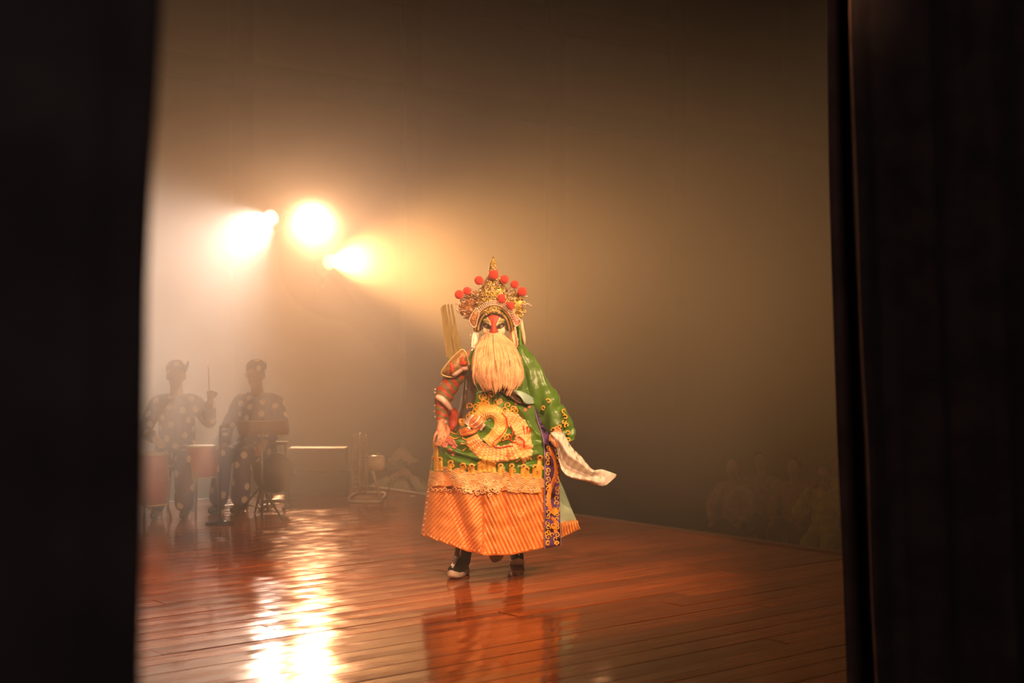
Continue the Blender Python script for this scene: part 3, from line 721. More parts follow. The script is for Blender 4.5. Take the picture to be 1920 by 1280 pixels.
# white water sleeve
o = sheet('water_sleeve', [(1032, 810), (1055, 812), (1071, 837), (1092, 858), (1111, 880), (1129, 880), (1156, 889)], [(1040, 823), (1046, 850), (1053, 880), (1070, 895), (1100, 902), (1131, 911), (1154, 894)],
      lambda u, v, q: -0.24+0.10*u+0.050*math.sin(v*9.0+u*5)*math.sin(math.pi*min(1, u*1.15))+0.05*math.cos(v*4+u*9)*u*(1-u)-(0.05*math.exp(-((u-0.68)/0.05)**2)), WHITE_SILK, P, 60, 24, 0.003)
# mint sash end and its dark underside
sheet('sash', [(958, 731), (975, 733), (990, 740), (1008, 752)], [(966, 736), (978, 746), (986, 757), (1004, 756)], lambda u, v, q: float(front_dy(q[0], q[1]))-0.07-0.03*math.sin(u*5), MINT, P, 24, 8)
sheet('sash_underside', [(936, 729), (955, 731), (975, 742), (990, 757)], [(938, 734), (955, 744), (970, 754), (984, 758)], lambda u, v, q: float(front_dy(q[0], q[1]))-0.045, mat('brown_sash_back', (0.10, 0.045, 0.02), 0.6), P, 24, 8)
# ---- green sleeve on the viewer's right
def loft(name, cs, m, parent, n=60, seg=40, fold=None, col=None, flat=0.8):
    """cs: (px, py, dy, r px)"""
    Q = spline(cs, n); Q = [np.array(q) for q in Q]; vs = []; cc = []
    for i, q in enumerate(Q):
        a = Q[max(0, i-1)]; b = Q[min(len(Q)-1, i+1)]
        t = (pf(*b[:3])-pf(*a[:3])).normalized(); side = t.cross(Vector((0, 1, 0))).normalized(); up = side.cross(t)
        c = pf(*q[:3]); r = q[3]/S; u = i/(len(Q)-1)
        for k in range(seg):
            th = 2*math.pi*k/seg; f = 1+(fold(u, th) if fold else 0)
            vs.append(c+(side*math.cos(th)+up*math.sin(th)*flat)*r*f); cc.append(col(u, th) if col else (1, 1, 1))
    N = len(Q); fs = [(i*seg+k, i*seg+(k+1) % seg, (i+1)*seg+(k+1) % seg, (i+1)*seg+k) for i in range(N-1) for k in range(seg)]
    fs += [tuple(range(seg))[::-1], tuple((N-1)*seg+k for k in range(seg))]
    me = MB().add(vs, fs).mesh(name)
    if col: vcolor(me, np.array(cc))
    return link_mesh(name, me, m, parent)
slv_c = [(968, 655, .02, 15), (984, 676, .0, 17), (1000, 704, -.02, 20), (1016, 738, -.03, 24), (1033, 770, -.04, 26), (1047, 798, -.05, 26), (1056, 819, -.06, 21), (1059, 829, -.06, 17)]
fold = lambda u, th: (0.10*math.sin(3*th+u*9)*math.sin(math.pi*u)+0.13*math.sin(u*30+2.3*th+1.5*math.sin(u*11))*(0.25+u)*(1.05-u)*1.6+0.07*math.sin(5*th+u*17)+0.07*math.sin(u*52+th*2.5+2*math.sin(th*3))*(0.3+u)*0.8)
sleeve = loft('sleeve', slv_c, SATIN, P, 80, 56, fold, lambda u, th: tuple(GREEN)); tag(sleeve, 'wide green satin sleeve')
mb = MB()
def slv_surf(px, py, off=0.0): return pf(px, py, -0.06-math.sqrt(max(0.0, 1-min(1, abs(px-np.interp(py, [738, 770, 798, 829], [1016, 1033, 1047, 1059]))/27.0)**2))*0.075-off)
for x, y in ((1058, 770), (1060, 782), (1063, 797), (1065, 812), (1050, 800), (1038, 806), (1066, 825), (1028, 752), (1019, 764), (1057, 790)): stroke(mb, curl(x, y, 5, 0.9, rng.random()*6, 12), 3.0, 0.012, surf=slv_surf, base=0.012)
tag(mb.build('sleeve_scrolls', GOLD_T, sleeve), 'small gold scrolls', kind='stuff')
# ---- armoured sleeve on the viewer's left
ARM = mat('armour_sleeve_silk', (1, 1, 1), 0.5, var=0.2, scale=30, attr='tint')
def acol(u, th):
    if u > 0.93: return (0.75, 0.62, 0.52)
    k = (u*9+0.35*math.sin(th*2)) % 1.0
    return (0.55, 0.05, 0.02) if k < 0.45 else ((0.22, 0.13, 0.04) if k < 0.8 else (0.14, 0.16, 0.05))
arm = loft('armour_sleeve', [(870, 672, .0, 17), (856, 700, -.02, 18), (843, 722, -.03, 17), (833, 742, -.05, 17), (829, 762, -.08, 13), (829, 780, -.10, 10), (829, 794, -.11, 9)], ARM, P, 60, 32, lambda u, th: 0.07*math.sin(u*40+th), acol)
tag(arm, 'red and olive striped armour sleeve with white cuff')
mb = MB(); pts = spline([(818, 743, -.135), (832, 751, -.15), (847, 768, -.14)], 12); mb.tube([pf(*p) for p in pts], [0.012, 0.016, 0.018, 0.019, 0.02, 0.02, 0.02, 0.02, 0.019, 0.018, 0.016, 0.012, 0.01][:len(pts)], 8); mb.build('elbow_strap', mat('pale_pink_silk', (0.78, 0.50, 0.40), 0.6), arm)
mb = MB(); [mb.ball(pf(816+rng.normal()*1.0, y, -.06), 0.006, 6, 4) for y in (730, 736, 748, 760, 772, 781)]; tag(mb.build('sleeve_beads', mat('pale_bead', (0.8, 0.62, 0.4), 0.3, 0.3), arm), 'tiny pale beads', kind='stuff')
mb = MB(); mb.tube([pf(848, 770, -.02), pf(852, 785, -.06), pf(850, 800, -.1), pf(845, 806, -.12)], [0.03, 0.04, 0.03, 0.01], 10); mb.build('hanging_tab', tmat('tab_red', (0.45, 0.05, 0.02), 0.5), arm)
def plate(name, poly, dy, bulge, thick, m, parent, rings=6, n=48):
    PL = spline(poly, n, closed=True); c = np.mean(PL, axis=0); vs = []; fs = []; k = len(PL)
    for s_ in (1, -1):
        b0 = len(vs); vs.append(pf(c[0], c[1], dy-bulge-(thick/2 if s_ > 0 else -thick/2)))
        for r in range(1, rings+1):
            for q in PL:
                f = r/rings; p = c+(q-c)*f; vs.append(pf(p[0], p[1], dy-bulge*(1-f*f)-s_*thick/2*(1-f**6)))
        fs += [(b0, b0+1+i, b0+1+(i+1) % k) if s_ > 0 else (b0, b0+1+(i+1) % k, b0+1+i) for i in range(k)]
        for r in range(rings-1):
            for i in range(k):
                q = (b0+1+r*k+i, b0+1+r*k+(i+1) % k, b0+1+(r+1)*k+(i+1) % k, b0+1+(r+1)*k+i); fs.append(q if s_ < 0 else q[::-1])
    return MB().add(vs, fs).build(name, m, parent), PL
pad, PL = plate('shoulder_guard', [(868, 655), (852, 666), (838, 682), (827, 699), (839, 706), (853, 706), (864, 697), (879, 691), (877, 672)], -.09, 0.05, 0.012, mat('brown_gold_brocade', (0.36, 0.19, 0.07), 0.5, var=0.45, scale=45), P)
mb = MB(); mb.tube([pf(q[0], q[1], -.095) for q in PL], 0.0055, 6, closed=True); mb.build('guard_trim', mat('gold_trim', (0.7, 0.48, 0.2), 0.35, 0.4), pad)
mb = MB()
for p in ([(866, 692), (856, 700), (848, 703)], [(877, 690), (866, 691)]): mb.tube([pf(x, y, -.125) for x, y in p], [0.012, 0.015, 0.01][:len(p)], 8)
mb.build('guard_lining', MATS['pale_pink_silk'], pad)
for p in ([(846, 698), (848, 688), (845, 680)], [(865, 684), (868, 676), (866, 668)], [(870, 684), (873, 678)]): mb = MB(); mb.tube([pf(x, y, -.145) for x, y in p], [0.009, 0.012, 0.006][:len(p)], 8); mb.build('guard_flame', RED_T, pad)
# ---- beard and side locks
HAIR = mat('pale_beard_hair', (0.90, 0.50, 0.26), 0.5, var=0.2, scale=20, trans=0.0)
HAIR_LIT = mat('backlit_side_hair', (0.90, 0.80, 0.66), 0.5, var=0.1, scale=20)  # left lock paler, its backlight put into the hair colour
BY = [624, 630, 638, 650, 670, 690, 706, 722, 740]; BL = [917, 912, 903, 894, 889, 887, 887, 893, 904]; BR = [935, 940, 950, 964, 973, 977, 977, 973, 962]; BDy = [-.112, -.118, -.135, -.17, -.24, -.30, -.34, -.36, -.37]
vs = []; nu, nv = 60, 40
for i in range(nv+1):
    y = 626+(702-626)*i/nv
    for j in range(nu+1):
        u = -1+2*j/nu; L = np.interp(y, BY, BL)+5; R = np.interp(y, BY, BR)-5
        vs.append(pf((L+R)/2+u*(R-L)/2, y, np.interp(y, BY, BDy)+0.07*u*u-0.008*math.sin(u*21+0.5*math.sin(i*.1))+0.03))
fs = [(i*(nu+1)+j, i*(nu+1)+j+1, (i+1)*(nu+1)+j+1, (i+1)*(nu+1)+j) for i in range(nv) for j in range(nu)]
beard = MB().add(vs, fs).build('beard', HAIR, P); tag(beard, 'long pale orange-lit beard'); sd = beard.modifiers.new('t', 'SOLIDIFY'); sd.thickness = 0.03; sd.offset = -1
mb = MB()
for cl in range(170):                                       # clumps of hair, uneven at the tips
    uc = rng.uniform(-1, 1); yc = 712+rng.normal()*9+6*(1-uc*uc); ph = rng.random()*6; am = rng.random()*2.2; fr = 0.012+rng.random()*0.035; drift = rng.normal()*0.10
    for k in range(8):
        u = uc+rng.normal()*0.035; y1 = min(742, yc+rng.normal()*4); pts = []; y0 = 626+min(1, abs(u))*9
        for t in np.linspace(0, 1, 10):
            y = y0+(y1-y0)*t; L = np.interp(y, BY, BL); R = np.interp(y, BY, BR); uu = u*(1-0.25*t*t)+uc*0.25*t*t+drift*t*t
            pts.append(pf((L+R)/2+uu*(R-L)/2+am*t*math.sin(ph+t*6), y, np.interp(y, BY, BDy)+0.07*min(1, uu*uu)-fr*math.sin(math.pi*min(1, t*1.1))**0.7-0.01))
        mb.tube(pts, [0.0034*(1-0.8*t) for t in np.linspace(0, 1, 10)], 3, caps=False)
o = mb.build('beard_strands', HAIR, beard); tag(o, 'fine beard strands', kind='stuff')
for name, x0, x1, y0, y1, m in (('side_lock', 893, 884, 610, 656, HAIR_LIT), ('side_lock', 962, 970, 610, 655, HAIR)):
    mb = MB(); sg = -1 if x1 < x0 else 1
    for k in range(110):
        a = rng.random()*1.3; b = rng.random()*0.05
        pts = [pf(x0+(x1-x0)*t+sg*(-6*a+2*math.sin(t*3+a*6)), y0+(y1-y0)*t*(0.9+0.1*a), 0.0+b-0.05*t) for t in np.linspace(0, 1, 7)]
        mb.tube(pts, [0.007, 0.008, 0.008, 0.008, 0.007, 0.005, 0.002], 4, caps=False)
    mb.build(name, m, P)

# ---- crown
CG = mat('gilt_crown_metal', (0.62, 0.42, 0.09), 0.32, 0.55, var=0.4, scale=60, bump=0.3, bscale=120)
CG_SHADE = mat('shaded_crown_metal', (0.46, 0.19, 0.06), 0.5, 0.2, var=0.5, scale=50, bump=0.9, bscale=90)  # darker brown copy of the gilt, shade painted on the crown's left
CW = mat('pale_crown_beads', (0.85, 0.62, 0.48), 0.25, 0.3, var=0.2)
POM = mat('red_pompom_wool', (0.80, 0.035, 0.015), 0.8, var=0.15, scale=90, bump=0.5, bscale=220, sheen=0.3)
CP = [(0.5, 480), (3.0, 487), (6.5, 496), (8, 506), (9, 514), (13, 521), (19, 530), (24, 540), (28, 552), (31, 563), (33, 575), (33, 586), (30, 592)]
def crown_dy(x, y): 
    r = np.interp(y, [c[1] for c in CP], [c[0] for c in CP]); u = min(1, abs(x-925)/max(r, .1)); return -r/S*0.85*math.sqrt(1-u*u)
mb = MB(); vs = []; fs = []; sg = 32
for r, y in CP:
    for k in range(sg):
        th = 2*math.pi*k/sg; p = pf(925, y, 0); vs.append(p+Vector((math.cos(th)*r/S, math.sin(th)*r/S*0.85+0.01, 0)))
for i in range(len(CP)-1):
    for k in range(sg): fs.append((i*sg+k, i*sg+(k+1) % sg, (i+1)*sg+(k+1) % sg, (i+1)*sg+k))
fs += [tuple(range(sg)), tuple((len(CP)-1)*sg+k for k in range(sg))[::-1]]
crown = MB().add(vs, fs).build('crown', CG, P); tag(crown, 'tall gilt filigree crown')
def csurf(px, py, off=0.0): return pf(px, py, crown_dy(px, py)-off)
mb = MB(); m2 = MB()
for k in range(520):
    y = 484+106*math.sqrt(rng.random()); r = np.interp(y, [c[1] for c in CP], [c[0] for c in CP]); u = rng.uniform(-1.03, 1.03)
    x = 925+u*r; t = (mb if k % 3 else m2); q = 0.0032+0.004*rng.random()
    t.ball(csurf(x, y, 0.003), q, 6, 4)
for k in range(70):
    y = 510+75*rng.random(); r = np.interp(y, [c[1] for c in CP], [c[0] for c in CP]); x = 925+rng.uniform(-0.95, 0.95)*r
    stroke(mb, curl(x, y, 4.2, 1.0, rng.random()*6, 9), 1.7, 0.008, surf=csurf)
for y in (497, 508, 520, 536, 552): 
    r = np.interp(y, [c[1] for c in CP], [c[0] for c in CP]); stroke(mb, [(925+r*math.sin(a)*0.98, y+3*math.cos(a)) for a in np.linspace(-1.5, 1.5, 15)], 2.0, 0.010, surf=csurf)
tag(mb.build('filigree', CG, crown), 'gilt beads and scrolls', kind='stuff'); tag(m2.build('crown_beads', CW, crown), 'pale glass beads', kind='stuff')
# side wings of the crown
def wing(sx, poly, ms, label):
    A = [MB() for _ in ms]; n = 0; poly = np.array(poly); lo = poly.min(0); hi = poly.max(0)
    while n < 280:
        x = rng.uniform(lo[0], hi[0]); y = rng.uniform(lo[1], hi[1])
        if not inpoly(np.array([x]), np.array([y]), [tuple(p) for p in poly])[0]: continue
        t = A[int(rng.integers(len(A)))]; dy = -0.04+0.05*abs(x-925)/60+rng.normal()*0.012; n += 1
        if n % 3 == 0:
            c = curl(x, y, 3.2+2.2*rng.random(), 1.1, rng.random()*6, 9, sx); t.tube([pf(a, b, dy) for a, b in c], 0.0032, 5)
        else: t.ball(pf(x, y, dy), 0.004+0.004*rng.random(), 6, 4)
    for k in range(16):                               # sprung wires with a bead
        i = rng.integers(len(poly)); p = poly[i]; c = np.array([925, 575]); d = (p-c)/np.hypot(*(p-c)); e = p+d*(2+4*rng.random())+rng.normal(size=2)*3; dy = -0.02+rng.normal()*0.02
        A[-1].tube([pf(*(c+(p-c)*0.7), dy), pf(*p, dy-0.01), pf(*e, dy)], 0.0022, 4); A[-1].ball(pf(*e, dy), 0.0065, 6, 4)
    # backing plate
    o, _ = plate('crown_wing', [tuple(poly.mean(0)+(p-poly.mean(0))*0.82) for p in poly], 0.0, 0.015, 0.01, ms[0], crown, 3, 40); tag(o, label)
    for t, m in zip(A, ms): tag(t.build('wing_filigree', m, crown), None, kind='stuff')
wing(-1, [(897, 548), (884, 549), (868, 560), (860, 572), (862, 583), (872, 594), (884, 604), (893, 592), (897, 570)], [CG_SHADE, CG_SHADE, CW], 'left wing of the crown with shade in its colour')
wing(1, [(953, 548), (968, 546), (981, 556), (985, 570), (983, 585), (974, 596), (963, 600), (957, 585), (954, 566)], [CG, CG, CW], 'gilt right wing of the crown')
for sx, pl in ((-1, [(893, 578), (884, 590), (880, 602), (886, 612), (892, 612), (895, 600), (898, 586)]), (1, [(953, 572), (960, 588), (963, 604), (968, 611), (976, 604), (974, 598), (968, 600), (963, 585), (960, 572)])):
    fl, PLL = plate('ear_flap', pl, -.075, 0.01, 0.012, CG_SHADE if sx < 0 else mat('rose_brocade', (0.62, 0.25, 0.18), 0.5, var=0.3, scale=50), crown, 3, 40)
    mb = MB(); [mb.ball(pf(q[0], q[1], -.086), 0.0052, 6, 4) for q in PLL]; mb.build('flap_beads', CW, fl)
# bands framing the face
for r1, r2, w_, m, nm in ((26.5, 35, 0.010, mat('dark_band', (0.05, 0.03, 0.015), 0.5), 'brow_band'), (29.5, 39.5, 0.011, mat('ochre_band', (0.50, 0.32, 0.12), 0.4), 'brow_band'), (32.5, 44, 0.010, MATS['dark_band'], 'brow_band'), (35.5, 47.5, 0.012, CG, 'brow_band')):
    mb = MB(); mb.tube([pf(926+r1*math.cos(a), 622-r2*math.sin(a), -0.095+0.06*abs(math.cos(a))**2) for a in np.linspace(0.05, math.pi-0.05, 32)], w_*0.75, 8); mb.build(nm, m, crown)
mb = MB()
for rr in (0, 1, 2):
    for a in np.linspace(0.30, math.pi-0.30, 34): mb.ball(pf(926+(38.5+rr*3.2)*math.cos(a), 622-(51+rr*3.4)*math.sin(a), -0.112+0.06*abs(math.cos(a))**2), 0.0062, 6, 4)
tag(mb.build('brow_beads', CW, crown), 'rows of pale pink beads over the brow', kind='stuff')
for poly in ([(934, 553), (946, 553), (947, 566), (935, 566)], [(949, 566), (962, 567), (963, 577), (957, 580), (951, 573)]):
    plate('red_tab', poly, -.12, 0.012, 0.012, POM, crown, 4, 24)
for x, y, r in ((861, 552, 8.6), (876, 545.5, 8.0), (898, 525.5, 8.6), (925.5, 514.5, 9.4), (946, 523.5, 8.4), (965, 533, 8.0), (979, 546.5, 9.0)):
    dy = -0.06-0.02*(abs(x-925) < 25)
    mb = MB(); mb.ball(pf(x, y, dy), r/S, 24, 16); pom = mb.build('pompom', POM, crown)
    mb = MB(); c = np.array([925, 565.0]); e = np.array([x, y]); p = c+(e-c)*0.55; mb.tube([pf(*p, -.02), pf(*((p+e)/2), dy*0.7), pf(*e, dy)], 0.003, 5); mb.build('pompom_wire', CG, pom)
# ---- flags and streamers on the back
OLIVE = mat('olive_gold_silk', (0.36, 0.25, 0.06), 0.5, var=0.25, scale=30, stretch=(6, 6, 0.6))
for i, (xt, yt, xb, yb, wt, wb2) in enumerate(((832.5, 570, 848, 672, 7, 15), (840, 568.5, 857, 668, 3.2, 8), (846, 568.5, 864, 664, 3.2, 8))):
    dy = 0.16-0.02*i; vs = []
    for y_, x_, w_ in ((yt, xt, wt), ((yt+yb)/2, (xt+xb)/2-1, (wt+wb2)/2), (yb, xb, wb2)):
        for d_ in (-0.008, 0.008):
            for s_ in (-1, 1): vs.append(pf(x_+s_*w_/2, y_+(3 if s_ < 0 else 0)*(y_ == yt), dy+d_))
    fs = []
    for r in range(2):
        a = r*4; fs += [(a, a+1, a+5, a+4), (a+2, a+6, a+7, a+3), (a, a+4, a+6, a+2), (a+1, a+3, a+7, a+5)]
    fs += [(0, 2, 3, 1), (8, 9, 11, 10)]
    fl = MB().add(vs, fs).build('back_flag', OLIVE, P, False)
    if i == 0:
        mb = MB()
        for t in np.linspace(0.03, 0.95, 42):
            x_ = xt+(xb-xt)*t-(wt+(wb2-wt)*t)/2; y_ = yt+3+(yb-yt-3)*t; mb.tube([pf(x_+0.5, y_, dy), pf(x_-2.6-rng.random(), y_+1.6, dy-0.005)], 0.0035, 4)
        tag(mb.build('fringe', mat('gold_fringe', (0.7, 0.5, 0.2), 0.6), fl), 'short golden fringe', kind='stuff')
sheet('streamer', [(960, 600), (972, 598), (978, 600)], [(962, 648), (976, 655), (984, 648)], lambda u, v, q: 0.10+0.02*math.sin(u*9), mat('leaf_green_silk', (0.16, 0.30, 0.04), 0.45, var=0.2, scale=20), P, 20, 16)
mb = MB(); mb.tube([pf(x, y, 0.09) for x, y in ((977, 598), (979, 615), (982, 632), (984, 647))], [0.010, 0.012, 0.012, 0.006], 8); mb.build('streamer_edge', mat('cream_fur_edge', (0.8, 0.62, 0.4), 0.8, bump=0.5), P)
mb = MB(); mb.tube([pf(x, y, -.1) for x, y in ((966, 612), (968, 625), (971, 640))], 0.004, 5); [mb.ball(pf(966+0.18*(y-612)+rng.normal(), y, -.1), 0.005, 6, 4) for y in range(612, 646, 3)]; [mb.ball(pf(882+rng.normal()*1.4, y, -.02), 0.005, 6, 4) for y in range(628, 646, 4)]; tag(mb.build('ear_tassels', CW, crown), 'strings of tiny pale beads', kind='stuff')
# ---- thick-soled boots
BOOT = mat('black_boot_satin', (0.02, 0.016, 0.016), 0.35, var=0.2)
SOLE = mat('white_boot_sole', (0.78, 0.62, 0.48), 0.6, var=0.1)
def boot(heel, yaw, shaft_top, label, lift=0.0, pitch=0.0):
    """heel: ground point under the ankle; yaw: turn of the toe from straight at the viewer"""
    R = Matrix.Rotation(yaw, 3, 'Z')@Matrix.Rotation(pitch, 3, 'X'); h = Vector(heel)
    T = lambda x, y, z: h+R@Vector((x, y, z))+Vector((0, 0, lift))
    rows = [(0.08, 0.030, 0.0, 0.045), (0.06, 0.042, 0.0, 0.045), (0.0, 0.044, 0.0, 0.045), (-0.08, 0.048, 0.0, 0.042), (-0.14, 0.046, 0.004, 0.045), (-0.18, 0.034, 0.014, 0.055), (-0.20, 0.014, 0.028, 0.064)]
    vs = []; fs = []; k = 12
    for y, w_, z0, z1 in rows:
        for j in range(k):
            th = 2*math.pi*j/k; vs.append(T(w_*math.copysign(abs(math.cos(th))**0.5, math.cos(th)), y, (z0+z1)/2+(z1-z0)/2*math.copysign(abs(math.sin(th))**0.5, math.sin(th))))
    for i in range(len(rows)-1):
        for j in range(k): fs.append((i*k+j, i*k+(j+1) % k, (i+1)*k+(j+1) % k, (i+1)*k+j))
    fs += [tuple(range(k))[::-1], tuple((len(rows)-1)*k+j for j in range(k))]
    rows2 = [(0.07, 0.030, 0.05), (0.03, 0.045, 0.11), (-0.02, 0.045, 0.12), (-0.08, 0.045, 0.075), (-0.14, 0.042, 0.045), (-0.18, 0.028, 0.03), (-0.195, 0.01, 0.014)]
    v2 = []; f2 = []
    for y, w_, hh in rows2:
        for j in range(k):
            th = math.pi*j/(k-1); v2.append(T(w_*math.cos(th), y, 0.042+(0.014 if y < -.15 else 0)+hh*math.sin(th)**0.8))
    for i in range(len(rows2)-1):
        for j in range(k-1): f2.append((i*k+j, i*k+j+1, (i+1)*k+j+1, (i+1)*k+j))
    up = MB().add(v2, f2); top = Vector(shaft_top); a0 = T(0, 0.02, 0.09)
    up.tube([a0, a0.lerp(top, 0.35), a0.lerp(top, 0.7), top], [0.056, 0.054, 0.062, 0.070], 18)
    b = up.build('boot', BOOT, P); tag(b, label)
    MB().add(vs, fs).build('sole', SOLE, b)
    mb = MB(); fr = T(0, -1, 0)-T(0, 0, 0)
    d = (top-a0).normalized()
    mb.tube([T(0.004, -0.186, 0.075), T(0.004, -0.14, 0.098), T(0.003, -0.085, 0.128), a0+fr*0.052+d*0.03, a0.lerp(top, 0.35)+fr*0.056, a0.lerp(top, 0.7)+fr*0.064, top+fr*0.071], 0.0085, 6); mb.build('boot_piping', SOLE, b)
    return b
g1 = ground(864, 1078); boot(g1, math.radians(-16), pf(875.4, 998, 0.031), 'black boot stepping forward on a thick white sole')
g2 = ground(968, 1055); boot(g2, math.radians(4), pf(960.4, 985, 0.388), 'trailing black boot with thick white sole')
pl_, _ = plate('underskirt_tip', [(916, 1030), (944, 1030), (941, 1048), (923, 1053)], 0.25, 0.01, 0.008, mat('tan_underskirt', (0.45, 0.25, 0.10), 0.6), P, 3, 24)

# ================================================================== other people
def dots_color(me, base, dot, spacing, rad, seed):
    co = vcoords(me); r_ = np.random.default_rng(seed); idx = r_.permutation(len(co)); cen = []
    for i in idx:
        p = co[i]
        if all(np.dot(p-c, p-c) > spacing*spacing for c in cen): cen.append(p)
        if len(cen) > 140: break
    cen = np.array(cen); d = np.full(len(co), 9.0)
    for c in cen: d = np.minimum(d, np.sqrt(((co-c)**2).sum(1)))
    rgb = np.where((d < rad)[:, None], np.array(dot)[None], np.array(base)[None]); vcolor(me, rgb)
HAIR_BLACK = mat('dark_hair', (0.02, 0.014, 0.011), 0.5)
SHOE = mat('dark_shoe_leather', (0.03, 0.02, 0.017), 0.4)
PSKIN = mat('person_skin', (0.50, 0.24, 0.14), 0.55, var=0.08)
DOTCLOTH = mat('navy_dotted_cotton', (1, 1, 1), 0.8, var=0.06, attr='tint')
def figure(base, yaw, label, group=None, arms=None, legs=None, cloth=None, trousers=None, dotted=None, hair='hair', lean=0.0, vox=0.010, head_yaw=0.0, long_coat=False):
    """a seated figure; arms: {-1|1: (elbow, wrist)} local metres, x to the viewer's right, -y forward"""
    M = Matrix.Translation(base)@Matrix.Rotation(yaw, 4, 'Z'); W = lambda p: M@Vector(p)
    H = Vector((0.0, -0.03-lean, 1.20)); HM = M@Matrix.Translation(H)@Matrix.Rotation(head_yaw, 4, 'Z'); F = lambda p: HM@Vector(p)
    arms = arms or {-1: ((-.26, -.10, .74), (-.16, -.36, .60)), 1: ((.26, -.10, .74), (.16, -.36, .60))}
    legs = legs or {-1: ((-.11, -.42, .50), (-.12, -.40, .09)), 1: ((.11, -.42, .50), (.12, -.40, .09))}
    b = MB(); tn = MB(); tr = MB()
    R3 = HM.to_3x3()
    b.ball(F((0, 0, 0.02)), 0.105, 16, 12, (0.74, 0.90, 1.05), R3); b.ball(F((0, -0.02, -0.045)), 0.075, 14, 10, (0.80, 0.9, 1.0), R3)
    b.cap(F((0, -.088, 0.0)), 0.010, F((0, -.105, -.03)), 0.014); b.cap(F((-.02, -.082, -.062)), 0.008, F((.02, -.082, -.062)), 0.008); b.ball(F((0, -.07, -.095)), 0.022)
    for s in (-1, 1):
        b.cap(F((s*.012, -.088, .018)), .010, F((s*.05, -.07, .018)), .010); b.ball(F((s*.034, -.074, -.002)), 0.014); b.ball(F((s*.078, .01, -.01)), 0.03, 8, 6, (.35, .7, 1), R3)
    b.cap(F((0, .015, -.07)), 0.052, W((0, .02-lean*.6, 1.0)), 0.06)
    b.cap(W((-.12, .03-lean*.5, .96)), .07, W((.12, .03-lean*.5, .96)), .07); b.cap(W((0, .03-lean*.4, .85)), .135, W((0, .04, .55)), .14)
    tn.cap(W((-.13, .03-lean*.5, .955)), .088, W((.13, .03-lean*.5, .955)), .088); tn.cap(W((0, .025-lean*.4, .86)), .155, W((0, .04, .56)), .165); tn.cap(W((0, .02-lean*.55, 1.0)), .07, W((0, .02-lean*.5, .98)), .10)
    tn.cap(W((-.07, -.02, .56)), .12, W((.07, -.02, .56)), .12)
    for s in (-1, 1):
        sh = (s*.17, .03-lean*.5, .95); el, wr = arms[s]
        b.cap(W(sh), .05, W(el), .038); b.cap(W(el), .036, W(wr), .025)
        d = (Vector(wr)-Vector(el)).normalized(); side = d.cross(Vector((0, 0, 1))); side = side.normalized() if side.length > .1 else Vector((1, 0, 0)); up = side.cross(d); w0 = Vector(wr)
        b.cap(W(w0), .027, W(w0+d*.07), .030)
        for k, (o, L) in enumerate(((-.026, .055), (-.009, .065), (.009, .062), (.026, .05))):
            k0 = w0+d*.075+side*o; k1 = k0+d*L*.55-up*.012; k2 = k1+d*L*.3-up*.028; b.cap(W(k0), .0105, W(k1), .010, 8); b.cap(W(k1), .010, W(k2), .009, 8)
        t0 = w0+d*.025+side*s*-.03; t1 = t0+d*.04+side*s*-.022-up*.01; b.cap(W(t0), .013, W(t1), .011, 8); b.cap(W(t1), .011, W(t1+d*.028-up*.01), .0095, 8)
        tn.cap(W(sh), .075, W(el), .062); tn.cap(W(el), .060, W(Vector(el).lerp(Vector(wr), .72)), .052)
        kn, an = legs[s]; hp = (s*.09, 0, .52)
        b.cap(W(hp), .075, W(kn), .055); b.cap(W(kn), .052, W(an), .036)
        tr.cap(W(hp), .10, W(kn), .075); tr.cap(W(kn), .075, W(Vector(kn).lerp(Vector(an), .9)), .058 if not long_coat else .085)
    me = remeshed(b, vox, 3, 'person'); p = link_mesh('person', me, PSKIN); tag(p, label, 'person', group)
    tm = remeshed(tn, vox*1.1, 5, 'jacket')
    if dotted: dots_color(tm, dotted[0], dotted[1], .10, .029, dotted[2])
    link_mesh('jacket', tm, DOTCLOTH if dotted else cloth, p)
    tm = remeshed(tr, vox*1.1, 5, 'trousers')
    if dotted: dots_color(tm, dotted[0], dotted[1], .11, .030, dotted[2]+1)
    link_mesh('trousers', tm, DOTCLOTH if dotted else trousers, p)
    for s in (-1, 1):
        an = Vector(legs[s][1]); m = MB(); m.cap(W(an+Vector((0, .05, -.045))), .040, W(an+Vector((0, -.13, -.055))), .034); m.build('shoe', SHOE, p)
    if hair == 'hair':
        m = MB(); m.ball(F((0, .022, .045)), .108, 16, 10, (.82, .92, .98), R3); m.ball(F((0, .05, -.03)), .085, 12, 8, (.9, .7, 1.0), R3); link_mesh('hair', remeshed(m, .011, 2, 'hair'), HAIR_BLACK, p)
    elif hair == 'cap':
        m = MB(); m.ball(F((0, .012, .065)), .108, 16, 10, (.86, .96, .72), R3); m.cap(F((.085, -.02, .06)), .02, F((.105, -.01, .12)), .012); tm = remeshed(m, .009, 2, 'cap'); dots_color(tm, dotted[0], dotted[1], .085, .026, dotted[2]+2); link_mesh('cap', tm, DOTCLOTH, p)
    elif hair == 'sunhat':
        m = MB(); m.lathe([(.001, .15), (.06, .145), (.10, .10), (.108, .05), (.15, .035), (.165, .02), (.16, .012), (.10, .03), (.001, .04)], F((0, .0, .0)), HM.to_3x3()@Vector((0, -.15, 1)), 24); m.build('sunhat', mat('khaki_hat_cotton', (0.38, 0.25, 0.14), 0.8), p)
    return p, W, F
NAVY = (0.065, 0.055, 0.22); DOT = (0.78, 0.68, 0.60)
